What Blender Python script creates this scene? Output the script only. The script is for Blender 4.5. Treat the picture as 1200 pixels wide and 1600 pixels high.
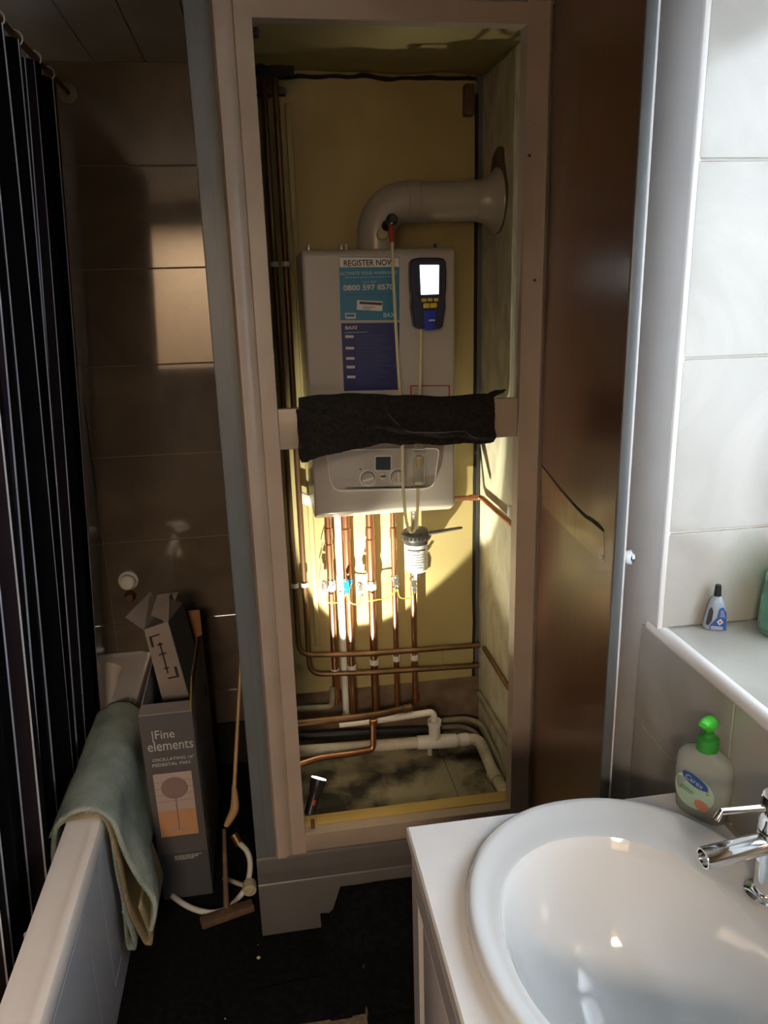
import bpy, bmesh, math, random
from mathutils import Vector, Matrix, noise
random.seed(7)
for o in list(bpy.data.objects): bpy.data.objects.remove(o)
SC = bpy.context.scene
COL = SC.collection
H = 1.722                                   # camera height above the floor; z below is given relative to the camera
# ------------------------------------------------------------------ camera
YAW, PITCH, ROLL, F = math.radians(8.6), math.radians(15.91), math.radians(1.593), 1195.0
fwd = Vector((math.sin(YAW)*math.cos(PITCH), math.cos(YAW)*math.cos(PITCH), -math.sin(PITCH)))
rgt = Vector((math.cos(YAW), -math.sin(YAW), 0)); dwn = fwd.cross(rgt)
r2 = math.cos(ROLL)*rgt + math.sin(ROLL)*dwn
d2 = -math.sin(ROLL)*rgt + math.cos(ROLL)*dwn
cam_d = bpy.data.cameras.new('camera'); cam = bpy.data.objects.new('camera', cam_d); COL.objects.link(cam)
mw = Matrix((( r2.x, -d2.x, -fwd.x, 0), (r2.y, -d2.y, -fwd.y, 0), (r2.z, -d2.z, -fwd.z, H), (0, 0, 0, 1)))
cam.matrix_world = mw
cam_d.sensor_fit = 'VERTICAL'; cam_d.sensor_height = 32.0; cam_d.lens = F/1600*32.0
cam_d.clip_start = 0.02; SC.camera = cam
# ------------------------------------------------------------------ light, exposure
SC.view_settings.view_transform = 'Standard'; SC.view_settings.look = 'None'
SC.view_settings.gamma = 1.0; SC.view_settings.use_curve_mapping = False
SC.view_settings.exposure = 0.55
W = bpy.data.worlds.new('World'); SC.world = W; W.use_nodes = True
W.node_tree.nodes['Background'].inputs[0].default_value = (0.90, 0.95, 1.0, 1)
W.node_tree.nodes['Background'].inputs[1].default_value = 3.0
def area(name, loc, target, sx, sy, power, col):
    l = bpy.data.lights.new(name, 'AREA'); l.shape = 'RECTANGLE'; l.size = sx; l.size_y = sy; l.energy = power; l.color = col
    o = bpy.data.objects.new(name, l); COL.objects.link(o); o.location = loc
    o.rotation_euler = (Vector(target)-Vector(loc)).to_track_quat('-Z', 'Y').to_euler(); return o
area('daylight_outside_window', (1.55, 0.50, 1.80), (0.0, 0.80, 1.30), 1.6, 1.3, 18.0, (0.93, 0.97, 1.0))
# ------------------------------------------------------------------ pixel -> point at a real depth
def ray(x, y): return r2*((x-600)/F) + d2*((y-800)/F) + fwd
def pY(x, y, Y): v = ray(x, y); v = v*(Y/v.y); return Vector((v.x, v.y, v.z+H))
def pX(x, y, X): v = ray(x, y); v = v*(X/v.x); return Vector((v.x, v.y, v.z+H))
def pZ(x, y, z): v = ray(x, y); v = v*((z-H)/v.z); return Vector((v.x, v.y, v.z+H))
# ------------------------------------------------------------------ materials
def nodes(m): m.use_nodes = True; return m.node_tree.nodes, m.node_tree.links, m.node_tree.nodes['Principled BSDF']
def mat(name, col, rough=0.5, metal=0.0, var=0.0, scale=12.0, col2=None, bump=0.0, bscale=60.0, trans=0.0, ior=1.45, emit=None, es=0.0, coat=0.0,
        lo=0.35, hi=0.65, detail=6.0, stretch=(1, 1, 1), spec=0.5, distort=0.0, rvar=0.0, sss=0.0):
    m = bpy.data.materials.new(name); N, L, b = nodes(m)
    b.inputs['Base Color'].default_value = (*col, 1); b.inputs['Roughness'].default_value = rough; b.inputs['Metallic'].default_value = metal
    b.inputs['IOR'].default_value = ior; b.inputs['Transmission Weight'].default_value = trans; b.inputs['Coat Weight'].default_value = coat
    b.inputs['Specular IOR Level'].default_value = spec; b.inputs['Coat Roughness'].default_value = 0.08
    if emit: b.inputs['Emission Color'].default_value = (*emit, 1); b.inputs['Emission Strength'].default_value = es
    tc = N.new('ShaderNodeTexCoord'); mp = N.new('ShaderNodeMapping'); mp.inputs['Scale'].default_value = stretch
    L.new(tc.outputs['Object'], mp.inputs[0])
    if var or col2:
        n = N.new('ShaderNodeTexNoise'); n.inputs['Scale'].default_value = scale; n.inputs['Detail'].default_value = detail
        n.inputs['Distortion'].default_value = distort
        r = N.new('ShaderNodeValToRGB'); r.color_ramp.elements[0].position = lo; r.color_ramp.elements[1].position = hi
        c2 = col2 if col2 else tuple(min(1, c*(1+var)) for c in col); c1 = col if col2 else tuple(c*(1-var) for c in col)
        r.color_ramp.elements[0].color = (*c1, 1); r.color_ramp.elements[1].color = (*c2, 1)
        L.new(mp.outputs[0], n.inputs['Vector']); L.new(n.outputs[0], r.inputs[0]); L.new(r.outputs[0], b.inputs['Base Color'])
        if rvar:
            mr = N.new('ShaderNodeMapRange'); mr.inputs[3].default_value = max(0, rough-rvar); mr.inputs[4].default_value = rough+rvar
            L.new(n.outputs[0], mr.inputs[0]); L.new(mr.outputs[0], b.inputs['Roughness'])
    if bump:
        n2 = N.new('ShaderNodeTexNoise'); n2.inputs['Scale'].default_value = bscale; n2.inputs['Detail'].default_value = 5
        bp = N.new('ShaderNodeBump'); bp.inputs['Strength'].default_value = bump; bp.inputs['Distance'].default_value = 0.01
        L.new(mp.outputs[0], n2.inputs['Vector']); L.new(n2.outputs[0], bp.inputs['Height']); L.new(bp.outputs[0], b.inputs['Normal'])
    return m
M = {}
M['tile'] = mat('marbled_tile', (0.41, 0.40, 0.365), 0.12, var=0, col2=(0.52, 0.51, 0.475), scale=3.2, distort=1.6, lo=.40, hi=.75, bump=0.03, bscale=6, coat=0.3)
M['tile_dark'] = mat('dimmed_brown_tile', (0.105, 0.085, 0.064), 0.04, col2=(0.15, 0.122, 0.092), scale=3.0, distort=1.5, lo=.38, hi=.7, bump=0.008, bscale=5, coat=.55, spec=.6)  # brownish tile; low light on far and left walls darkened into its colour
M['grout'] = mat('grout', (0.72, 0.71, 0.67), 0.7)
M['grout_tan'] = mat('tan_grout', (0.24, 0.20, 0.155), 0.7)
M['white_wall'] = mat('white_paint', (0.66, 0.66, 0.66), 0.35, var=.03)
M['trim_white'] = mat('white_trim_plastic', (0.80, 0.80, 0.80), 0.25)
M['ceiling'] = mat('ceiling_boards', (0.60, 0.58, 0.52), 0.5, var=.1, scale=4)
M['floor'] = mat('black_carpet', (0.004, 0.005, 0.006), 0.95, col2=(0.010, 0.011, 0.012), scale=60, bump=0.8, bscale=350, spec=.1)
M['grey_paint'] = mat('grey_paint', (0.095, 0.09, 0.087), 0.35, var=.06, scale=8)
M['blue_grey'] = mat('blue_grey_paint', (0.115, 0.13, 0.137), 0.35, var=.05, scale=6)
M['frame'] = mat('beige_gloss_paint', (0.37, 0.30, 0.24), 0.35, var=.06, scale=7, bump=0.05, bscale=90)
M['panel'] = mat('cream_yellow_board', (0.33, 0.27, 0.108), 0.55, col2=(0.43, 0.365, 0.17), scale=2.5, distort=.5, bump=0.08, bscale=9)
M['plaster'] = mat('patchy_grey_plaster', (0.40, 0.38, 0.27), 0.8, col2=(0.62, 0.60, 0.44), scale=7, distort=2.0, lo=.3, hi=.62, stretch=(1, 1, .55), bump=0.2, bscale=30)
M['brick'] = mat('dusty_masonry', (0.10, 0.065, 0.04), 0.9, col2=(0.19, 0.14, 0.09), scale=11, bump=0.6, bscale=40)
M['concrete'] = mat('stained_concrete', (0.030, 0.026, 0.018), 0.75, col2=(0.26, 0.235, 0.15), scale=7.5, distort=.15, lo=.40, hi=.58, bump=0.3, bscale=50)
M['batten'] = mat('yellow_timber', (0.42, 0.29, 0.085), 0.6, col2=(0.58, 0.42, 0.14), scale=9, stretch=(.2, 1, 1), bump=0.2, bscale=70)
M['dark'] = mat('dark_gap', (0.012, 0.010, 0.008), 0.9)
M['door_wood'] = mat('brown_varnished_ply', (0.105, 0.042, 0.023), 0.33, col2=(0.15, 0.062, 0.035), scale=4, stretch=(2, 2, .5), distort=.6, lo=.2, hi=.8, coat=0.12, bump=0.06, bscale=14, rvar=.08)
M['door_patch'] = mat('lighter_split_ply', (0.20, 0.10, 0.04), 0.3, col2=(0.27, 0.15, 0.065), scale=8, stretch=(3, 3, .35), coat=0.3, distort=.8)
M['boiler'] = mat('white_enamel', (0.37, 0.345, 0.305), 0.28, coat=.2)
M['boiler_panel'] = mat('silver_grey_plastic', (0.46, 0.45, 0.42), 0.3, metal=.25)
M['edging'] = mat('pale_silver_edging', (0.72, 0.71, 0.68), 0.25, metal=.2)
M['chrome'] = mat('chrome', (0.80, 0.81, 0.83), 0.06, metal=1)
M['steel'] = mat('dull_steel', (0.60, 0.60, 0.58), 0.3, metal=1, bump=.3, bscale=200)
M['copper'] = mat('copper', (0.60, 0.30, 0.17), 0.36, metal=1, col2=(0.44, 0.21, 0.11), scale=14, stretch=(1, 1, .4), rvar=.12)
M['copper_old'] = mat('dull_copper', (0.13, 0.075, 0.04), 0.45, metal=.8, col2=(0.25, 0.145, 0.075), scale=10, stretch=(1, 1, .4))
M['white_pipe'] = mat('white_plastic_pipe', (0.70, 0.69, 0.63), 0.35, var=.08, scale=10)
M['waste_pipe'] = mat('dusty_white_plastic_pipe', (0.38, 0.34, 0.25), 0.6, col2=(0.60, 0.57, 0.46), scale=12)
M['grey_pipe'] = mat('grey_painted_pipe', (0.17, 0.15, 0.10), 0.6, col2=(0.26, 0.23, 0.16), scale=15)
M['clip'] = mat('white_clip_plastic', (0.72, 0.70, 0.62), 0.4)
M['label_white'] = mat('white_paper', (0.62, 0.62, 0.60), 0.45)
M['label_cyan'] = mat('cyan_print', (0.020, 0.17, 0.29), 0.35)
M['label_navy'] = mat('navy_print', (0.010, 0.018, 0.12), 0.35)
M['pale_blue'] = mat('pale_blue_print', (0.30, 0.46, 0.55), 0.45)
M['dim_blue'] = mat('dim_blue_print', (0.045, 0.07, 0.20), 0.45)
M['red_print'] = mat('red_print', (0.38, 0.02, 0.02), 0.45)
M['ink'] = mat('dark_ink', (0.03, 0.012, 0.015), 0.5)
M['lcd'] = mat('dark_lcd', (0.035, 0.055, 0.07), 0.15)
M['navy_plastic'] = mat('dark_navy_rubber', (0.012, 0.018, 0.045), 0.4)
M['blue_plastic'] = mat('bright_blue_plastic', (0.010, 0.03, 0.42), 0.3, emit=None)
M['screen'] = mat('lit_screen', (0.8, 0.85, 0.85), 0.3, emit=(0.86, 0.97, 1.0), es=1.6)
M['screen_mark'] = mat('screen_digits', (0.4, 0.45, 0.5), 0.4, emit=(0.7, 0.78, 0.85), es=0.95)
M['yellow_key'] = mat('yellow_key', (0.55, 0.42, 0.03), 0.4)
M['tubing'] = mat('clear_rubber_tubing', (0.80, 0.76, 0.50), 0.25, trans=.45, ior=1.3)
M['clear'] = mat('clear_plastic', (0.92, 0.92, 0.86), 0.06, trans=.92, ior=1.3)
M['felt'] = mat('cream_filter', (0.62, 0.50, 0.24), 0.8)
M['red_plastic'] = mat('red_plastic', (0.36, 0.03, 0.02), 0.4)
M['black_plastic'] = mat('black_plastic', (0.015, 0.015, 0.017), 0.35)
M['black_cap'] = mat('scuffed_black_cap', (0.045, 0.043, 0.04), 0.4, var=.3, scale=40)
M['towel_dark'] = mat('charcoal_towelling', (0.034, 0.031, 0.029), 0.95, var=.25, scale=90, bump=1.0, bscale=420, spec=.1)
M['towel_hem'] = mat('violet_grey_hem', (0.10, 0.085, 0.11), 0.8)
M['towel_green'] = mat('sage_green_towelling', (0.36, 0.46, 0.41), 0.95, col2=(0.50, 0.58, 0.53), scale=16, bump=1.0, bscale=330, spec=.1)
M['towel_under'] = mat('ochre_towel_underside', (0.34, 0.29, 0.18), 0.95, var=.15, scale=20, bump=.8, bscale=300, spec=.1)
M['ceramic'] = mat('white_ceramic', (0.70, 0.735, 0.755), 0.10, coat=.5)
M['bath'] = mat('white_acrylic', (0.86, 0.81, 0.77), 0.16, coat=.4)
M['bath_panel'] = mat('white_bath_panel', (0.62, 0.64, 0.70), 0.22, coat=.2)
M['counter'] = mat('white_laminate', (0.76, 0.765, 0.77), 0.22, var=.02, scale=20)
M['vanity'] = mat('pale_grey_vanity_paint', (0.42, 0.40, 0.42), 0.4)
M['green_bright'] = mat('bright_green_plastic', (0.07, 0.62, 0.05), 0.35)
M['green_dark'] = mat('green_collar_plastic', (0.035, 0.30, 0.04), 0.35)
M['soap'] = mat('milky_clear_bottle', (0.62, 0.68, 0.64), 0.18, trans=.55, ior=1.2)
M['soap_label'] = mat('pale_green_label', (0.42, 0.60, 0.48), 0.4)
M['royal'] = mat('royal_blue_print', (0.02, 0.10, 0.36), 0.35)
M['salmon'] = mat('salmon_print', (0.55, 0.25, 0.17), 0.45)
M['glue_grey'] = mat('silver_blue_plastic', (0.34, 0.42, 0.50), 0.3)
M['glass_green'] = mat('green_glass', (0.45, 0.80, 0.66), 0.08, trans=.8, ior=1.3)
M['frosted'] = mat('frosted_glass', (0.9, 0.95, 1.0), 0.4, trans=1.0, ior=1.2)
M['card_white'] = mat('white_card', (0.24, 0.205, 0.18), 0.7, var=.08, scale=9)
M['card_brown'] = mat('brown_cardboard', (0.22, 0.10, 0.04), 0.8, var=.1, scale=20)
M['box_grey'] = mat('grey_printed_card', (0.095, 0.09, 0.09), 0.4)
M['box_teal'] = mat('dark_grey_printed_card', (0.065, 0.068, 0.072), 0.4)
M['box_side'] = mat('pale_grey_printed_card', (0.26, 0.25, 0.24), 0.5, var=.1, scale=15)
M['lime'] = mat('lime_print', (0.32, 0.42, 0.02), 0.5)
M['print_light'] = mat('light_grey_print', (0.50, 0.48, 0.46), 0.5)
M['photo_floor'] = mat('tan_print', (0.48, 0.25, 0.13), 0.4)
M['photo_wall'] = mat('mauve_print', (0.42, 0.33, 0.29), 0.4)
M['photo_fan'] = mat('mauve_brown_print', (0.24, 0.16, 0.145), 0.4)
M['photo_line'] = mat('grey_brown_print', (0.16, 0.11, 0.10), 0.4)
M['pole'] = mat('varnished_pole', (0.40, 0.25, 0.12), 0.4, var=.12, scale=20)
M['dirty_wood'] = mat('dirty_wood', (0.11, 0.065, 0.04), 0.7, var=.3, scale=20, bump=.5)
M['hose_white'] = mat('off_white_hose', (0.55, 0.53, 0.50), 0.4)
M['cream_plastic'] = mat('cream_plastic', (0.42, 0.38, 0.26), 0.45)
M['earth_wire'] = mat('green_yellow_sleeve', (0.42, 0.55, 0.03), 0.4)
M['blue_clamp'] = mat('bright_blue_tag', (0.01, 0.20, 0.50), 0.3)
M['torch_lens'] = mat('lit_lens', (1, 1, 1), 0.3, emit=(1.0, 0.95, 0.75), es=9.0)
M['lamp_glow'] = mat('lit_globe', (1, 1, 1), 0.4, emit=(1.0, 0.66, 0.36), es=6.0)
M['hall_wall'] = mat('hall_cream_paint', (0.72, 0.62, 0.48), 0.6)
M['mat_edge'] = mat('frayed_brown_backing', (0.13, 0.10, 0.07), 0.9, var=.3, scale=90)
M['rust'] = mat('rusty_brown', (0.10, 0.05, 0.03), 0.8, var=.3, scale=60)
def curtain_mat():
    m = bpy.data.materials.new('striped_curtain_cloth'); N, L, b = nodes(m); b.inputs['Roughness'].default_value = .85; b.inputs['Specular IOR Level'].default_value = .08
    tc = N.new('ShaderNodeTexCoord'); sp = N.new('ShaderNodeSeparateXYZ'); L.new(tc.outputs['UV'], sp.inputs[0])
    w = N.new('ShaderNodeMath'); w.operation = 'FRACT'; sc = N.new('ShaderNodeMath'); sc.operation = 'MULTIPLY'; sc.inputs[1].default_value = 1/0.16
    L.new(sp.outputs[0], sc.inputs[0]); L.new(sc.outputs[0], w.inputs[0])
    r = N.new('ShaderNodeValToRGB'); r.color_ramp.interpolation = 'CONSTANT'
    blk = (0.003, 0.003, 0.0035, 1); wht = (0.55, 0.54, 0.57, 1); pur = (0.022, 0.014, 0.017, 1)
    e = r.color_ramp.elements; e[0].position = 0; e[0].color = blk; e[1].position = 0.30; e[1].color = wht
    for p, c in ((0.327, pur), (0.52, wht), (0.54, blk), (0.76, wht), (0.782, pur), (0.975, wht)):
        q = e.new(p); q.color = c
    L.new(w.outputs[0], r.inputs[0]); L.new(r.outputs[0], b.inputs['Base Color']); return m
M['curtain'] = curtain_mat()
# ------------------------------------------------------------------ mesh helpers
class MB:
    def __init__(s): s.bm = bmesh.new(); s.mi = 0
    def face(s, vs):
        try: f = s.bm.faces.new(vs); f.material_index = s.mi; return f
        except ValueError: return None
    def box(s, a, b, rot=None, piv=None, bev=0.0):
        a, b = Vector(a), Vector(b); lo = Vector([min(a[i], b[i]) for i in range(3)]); hi = Vector([max(a[i], b[i]) for i in range(3)])
        vs = [s.bm.verts.new((x, y, z)) for x in (lo.x, hi.x) for y in (lo.y, hi.y) for z in (lo.z, hi.z)]
        fs = [s.face([vs[i] for i in q]) for q in ((0, 1, 3, 2), (4, 6, 7, 5), (0, 4, 5, 1), (2, 3, 7, 6), (0, 2, 6, 4), (1, 5, 7, 3))]
        if rot is not None:
            p = Vector(piv) if piv is not None else (lo+hi)/2
            for v in vs: v.co = rot @ (v.co-p) + p
        if bev:
            es = list({e for f in fs for e in f.edges})
            r = bmesh.ops.bevel(s.bm, geom=es, offset=bev, segments=2, profile=.5, affect='EDGES')
            for f in r['faces']: f.material_index = s.mi
        return s
    def obox(s, c, u, v, n, w, h, d, bev=0.0):
        """box centred on c with axes u (width) v (height) n (depth)"""
        u, v, n = Vector(u).normalized(), Vector(v).normalized(), Vector(n).normalized(); c = Vector(c)
        R = Matrix((u, n, v)).transposed()
        return s.box(c-Vector((w/2, d/2, h/2)), c+Vector((w/2, d/2, h/2)), R, c, bev)
    def tube(s, pts, r, n=16, caps=True, closed=False):
        pts = [Vector(p) for p in pts]; rs = r if isinstance(r, (list, tuple)) else [r]*len(pts)
        T = []
        for i in range(len(pts)):
            a = pts[max(i-1, 0)]; b = pts[min(i+1, len(pts)-1)]
            if closed: a, b = pts[i-1], pts[(i+1) % len(pts)]
            T.append((b-a).normalized())
        up = Vector((0, 0, 1)) if abs(T[0].z) < .9 else Vector((1, 0, 0))
        X = T[0].cross(up).normalized(); rings = []
        for i, p in enumerate(pts):
            X = (X - T[i]*X.dot(T[i])).normalized(); Y = T[i].cross(X)
            rings.append([s.bm.verts.new(p + (X*math.cos(2*math.pi*k/n)+Y*math.sin(2*math.pi*k/n))*rs[i]) for k in range(n)])
        m = len(rings)
        for i in range(m if closed else m-1):
            A, B = rings[i], rings[(i+1) % m]
            for k in range(n): s.face((A[k], A[(k+1) % n], B[(k+1) % n], B[k]))
        if caps and not closed: s.face(list(reversed(rings[0]))); s.face(rings[-1])
        return s
    def cyl(s, a, b, r, n=24): return s.tube([a, b], r, n)
    def lathe(s, base, axis, prof, n=32, cap=True):
        """prof: (distance along axis, radius)"""
        base = Vector(base); ax = Vector(axis).normalized(); up = Vector((0, 0, 1)) if abs(ax.z) < .9 else Vector((1, 0, 0))
        X = ax.cross(up).normalized(); Y = ax.cross(X); rings = []
        for t, r in prof: rings.append([s.bm.verts.new(base+ax*t+(X*math.cos(2*math.pi*k/n)+Y*math.sin(2*math.pi*k/n))*max(r, 1e-5)) for k in range(n)])
        for A, B in zip(rings, rings[1:]):
            for k in range(n): s.face((A[k], A[(k+1) % n], B[(k+1) % n], B[k]))
        if cap: s.face(list(reversed(rings[0]))); s.face(rings[-1])
        return s
    def prism(s, poly, vec):
        vec = Vector(vec); A = [s.bm.verts.new(p) for p in poly]; B = [s.bm.verts.new(Vector(p)+vec) for p in poly]
        n = len(A); s.face(A); s.face(list(reversed(B)))
        for i in range(n): s.face((A[i], B[i], B[(i+1) % n], A[(i+1) % n]))
        return s
    def grid(s, fn, nu, nv, closeu=False):
        V_ = [[s.bm.verts.new(fn(i/nu, j/nv)) for j in range(nv+1)] for i in range(nu+(0 if closeu else 1))]
        m = len(V_)
        for i in range(nu):
            for j in range(nv): s.face((V_[i][j], V_[(i+1) % m][j], V_[(i+1) % m][j+1], V_[i][j+1]))
        return V_
    def rings(s, rs, cap0=True, cap1=True):
        R_ = [[s.bm.verts.new(p) for p in r] for r in rs]
        for A, B in zip(R_, R_[1:]):
            n = len(A)
            for k in range(n): s.face((A[k], A[(k+1) % n], B[(k+1) % n], B[k]))
        if cap0: s.face(list(reversed(R_[0])))
        if cap1: s.face(R_[-1])
        return s
    def build(s, name, m, parent=None, smooth=True, bevel=0.0, solid=0.0, sub=0, origin=None, fixn=True, offs=-1.0):
        if fixn: bmesh.ops.recalc_face_normals(s.bm, faces=s.bm.faces)
        if parent is not None: org = Vector(parent['_o'])
        elif origin is not None: org = Vector(origin)
        else:
            cs = [v.co for v in s.bm.verts]
            org = Vector(((min(c.x for c in cs)+max(c.x for c in cs))/2, (min(c.y for c in cs)+max(c.y for c in cs))/2, min(c.z for c in cs)))
        for v in s.bm.verts: v.co -= org
        me = bpy.data.meshes.new(name); s.bm.to_mesh(me); s.bm.free()
        for x in (m if isinstance(m, (list, tuple)) else [m]): me.materials.append(M[x])
        if smooth:
            me.polygons.foreach_set('use_smooth', [True]*len(me.polygons))
            try: me.set_sharp_from_angle(angle=math.radians(38))
            except Exception: pass
        o = bpy.data.objects.new(name, me); COL.objects.link(o)
        if parent is not None: o.parent = parent
        else: o.location = org
        o['_o'] = list(org)
        if solid: md = o.modifiers.new('s', 'SOLIDIFY'); md.thickness = solid; md.offset = offs
        if bevel:
            md = o.modifiers.new('b', 'BEVEL'); md.width = bevel; md.segments = 3; md.limit_method = 'ANGLE'; md.angle_limit = math.radians(40)
        if sub: md = o.modifiers.new('u', 'SUBSURF'); md.levels = sub; md.render_levels = sub
        return o
def thing(name, label, cat, loc, group=None):
    o = bpy.data.objects.new(name, None); COL.objects.link(o); o.location = loc; o.empty_display_size = .05
    o['_o'] = list(loc); o['label'] = label; o['category'] = cat
    if group: o['group'] = group
    return o
def tag(o, label, cat, group=None):
    o['label'] = label; o['category'] = cat
    if group: o['group'] = group
    return o
def struct(o): o['kind'] = 'structure'; return o
def plabel(o, l): o['label'] = l; return o
def dup(root, delta, label, group):
    r = root.copy(); COL.objects.link(r); r.location = Vector(root.location)+Vector(delta); r['label'] = label
    if group: r['group'] = group
    for ch in list(root.children):
        c = ch.copy(); COL.objects.link(c); c.parent = r
        for g in ch.children: d = g.copy(); COL.objects.link(d); d.parent = c
    return r
def arc(pts, rad, seg=8):
    """polyline with rounded corners"""
    pts = [Vector(p) for p in pts]; out = [pts[0]]
    for i in range(1, len(pts)-1):
        a, p, b = pts[i-1], pts[i], pts[i+1]; u, v = (a-p), (b-p); ru = min(rad, u.length*.49, v.length*.49)
        s0, s1 = p+u.normalized()*ru, p+v.normalized()*ru
        for k in range(seg+1):
            t = k/seg; out.append(s0*(1-t)**2 + p*2*t*(1-t) + s1*t*t)
    out.append(pts[-1]); return out
def spline(pts, seg=8):
    pts = [Vector(p) for p in pts]; out = []
    for i in range(len(pts)-1):
        p0, p1, p2, p3 = pts[max(i-1, 0)], pts[i], pts[i+1], pts[min(i+2, len(pts)-1)]
        for k in range(seg):
            t = k/seg; out.append(.5*((2*p1)+(p2-p0)*t+(2*p0-5*p1+4*p2-p3)*t*t+(3*p1-p0-3*p2+p3)*t**3))
    out.append(pts[-1]); return out
def text(name, s, m, parent, c, u, v, w, h, align='CENTER', depth=0.0003, bold=0.0):
    """raised lettering fitted in w x h round the centre c, on axes u (reading) and v (up)"""
    cu = bpy.data.curves.new('t', 'FONT'); cu.body = s; cu.size = 1; cu.offset = bold; cu.resolution_u = 3
    t = bpy.data.objects.new('t', cu); COL.objects.link(t); dg = bpy.context.evaluated_depsgraph_get()
    me = bpy.data.meshes.new_from_object(t.evaluated_get(dg)); bpy.data.objects.remove(t)
    xs = [q.co.x for q in me.vertices]; ys = [q.co.y for q in me.vertices]
    x0, x1, y0, y1 = min(xs), max(xs), min(ys), max(ys)
    u, v, c = Vector(u).normalized(), Vector(v).normalized(), Vector(c); n = u.cross(v)
    mb = MB(); vs = [mb.bm.verts.new(c+u*((q.co.x-(x0+x1)/2)/(x1-x0)*w)+v*((q.co.y-(y0+y1)/2)/(y1-y0)*h)+n*depth) for q in me.vertices]
    for p in me.polygons: mb.face([vs[i] for i in p.vertices])
    return mb.build(name, m, parent, smooth=False, fixn=False)
def dashes(name, m, parent, c, u, v, w, h, rows=1):
    """print too small to read: rows of short dashes"""
    u, v, c = Vector(u).normalized(), Vector(v).normalized(), Vector(c); n = u.cross(v); mb = MB(); rh = h/rows
    for r in range(rows):
        x = -w/2; y = h/2-rh*(r+.5); end = w/2 if r == 0 else w/2*random.uniform(.3, 1)
        while x < end:
            l = random.uniform(.03, .11)*w; l = min(l, end-x)
            mb.face([mb.bm.verts.new(c+u*a+v*b+n*.0003) for a, b in ((x, y-rh*.28), (x+l, y-rh*.28), (x+l, y+rh*.28), (x, y+rh*.28))]); x += l+.025*w
    return mb.build(name, m, parent, smooth=False, fixn=False)
XV, YV, ZV = Vector((1, 0, 0)), Vector((0, 1, 0)), Vector((0, 0, 1))
def P3(x, y, z): return Vector((x, y, z+H))     # z relative to the camera
# ------------------------------------------------------------------ dimensions
YF = 1.80; YB = 2.30; YT = 2.65; XW = 0.68; XL = -1.22; YR = -1.10; CEIL = 0.686
SILL = -0.600; YREV = 1.194; XWIN = 0.94; YNEAR = 0.12; WTOP = 0.50
# ------------------------------------------------------------------ room shell
struct(MB().box(P3(XL-.1, YR-1.6, -H-.05), P3(XW+.35, YT+.1, -H)).build('floor', 'floor', smooth=False))
mb = MB()                                                     # boarded ceiling with gaps between the boards, running away from the camera
x = XL-.1; k = 0
while x < XW+.3:
    w_ = .148; mb.box(P3(x+.002, YR-.1, CEIL), P3(x+w_-.002, YT, CEIL+.015)); x += w_
mb.mi = 1; mb.box(P3(XL-.1, YR-1.6, CEIL+.012), P3(XW+.35, YT+.1, CEIL+.06))
struct(mb.build('ceiling', ['ceiling', 'dark'], smooth=False))
def tiles(mb, origin, u, v, n, w, h, tw, th, ou, ov, g=.003, t=.006, skip=None):
    """tile boxes (material 0) on a grout bed (material 1)"""
    origin, u, v, n = Vector(origin), Vector(u), Vector(v), Vector(n)
    us = [0]; a = ou
    while a < w: us.append(a) if a > 0 else None; a += tw
    us.append(w); vs = [0]; a = ov
    while a < h: vs.append(a) if a > 0 else None; a += th
    vs.append(h); us = sorted(set(us)); vs = sorted(set(vs)); mb.mi = 0
    for i in range(len(us)-1):
        for j in range(len(vs)-1):
            a0, a1, b0, b1 = us[i]+g/2, us[i+1]-g/2, vs[j]+g/2, vs[j+1]-g/2
            if a1-a0 < .004 or b1-b0 < .004 or (skip and skip((a0+a1)/2, (b0+b1)/2)): continue
            c = origin+u*((a0+a1)/2)+v*((b0+b1)/2)+n*(t/2)
            mb.obox(c, u, v, n, a1-a0, b1-b0, t, bev=.0012)
    mb.mi = 1
# far wall behind the bath: joints read off the photo (z/Y = .150, .036, -.079, ...)
mb = MB(); z0 = -.155-.302*4-0.302
tiles(mb, P3(XL, YT, -1.55), XV, ZV, -YV, XW+.1-XL, CEIL+1.55, .60, .302, (-.222*YT-XL) % .60, (.098-(-1.55)) % .302)
mb.obox(P3((XL+XW)/2, YT+.03, -.5), XV, ZV, YV, XW+.4-XL, 2.5, .058)
struct(mb.build('wall_back', ['tile_dark', 'grout_tan'], smooth=False))
struct(MB().box(P3(XL, YT-.016, -H), P3(-.09, YT, -1.55)).build('dark_hole_fill', 'dark', smooth=False))  # near-black board stands in for the dark hole below the tiles
mb = MB(); tiles(mb, P3(XL, YT, -H), -YV, ZV, XV, YT-YR, CEIL+H, .60, .302, .3, .1)
mb.box(P3(XL-.1, YR-.1, -H), P3(XL-.0005, YT+.1, CEIL+.05)); struct(mb.build('wall_left', ['tile_dark', 'grout_tan'], smooth=False))
# wall behind the camera with the open doorway to a lit hall
DX0, DX1, DZ = -.90, -.10, .54
mb = MB().box(P3(XL, YR-.1, -H), P3(DX0, YR, CEIL)).box(P3(DX1, YR-.1, -H), P3(XW+.35, YR, CEIL)).box(P3(DX0, YR-.1, DZ), P3(DX1, YR, CEIL))
struct(mb.build('wall_rear', 'white_wall', smooth=False))
mb = MB().box(P3(DX0, YR-.07, -H), P3(DX1, YR-.03, -.53)).box(P3(DX0, YR-.07, -.53), P3(DX0+.02, YR-.03, DZ)).box(P3(DX1-.02, YR-.07, -.53), P3(DX1, YR-.03, DZ))
struct(mb.build('door_1', 'white_wall', bevel=.003))            # half glazed door to the lit hall
mb = MB().box(P3(XL-.1, YR-1.6, -H), P3(XW+.35, YR-1.5, CEIL)).box(P3(XL-.15, YR-1.6, -H), P3(XL-.1, YR-.1, CEIL)).box(P3(XW+.3, YR-1.6, -H), P3(XW+.35, YR-.1, CEIL))
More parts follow.
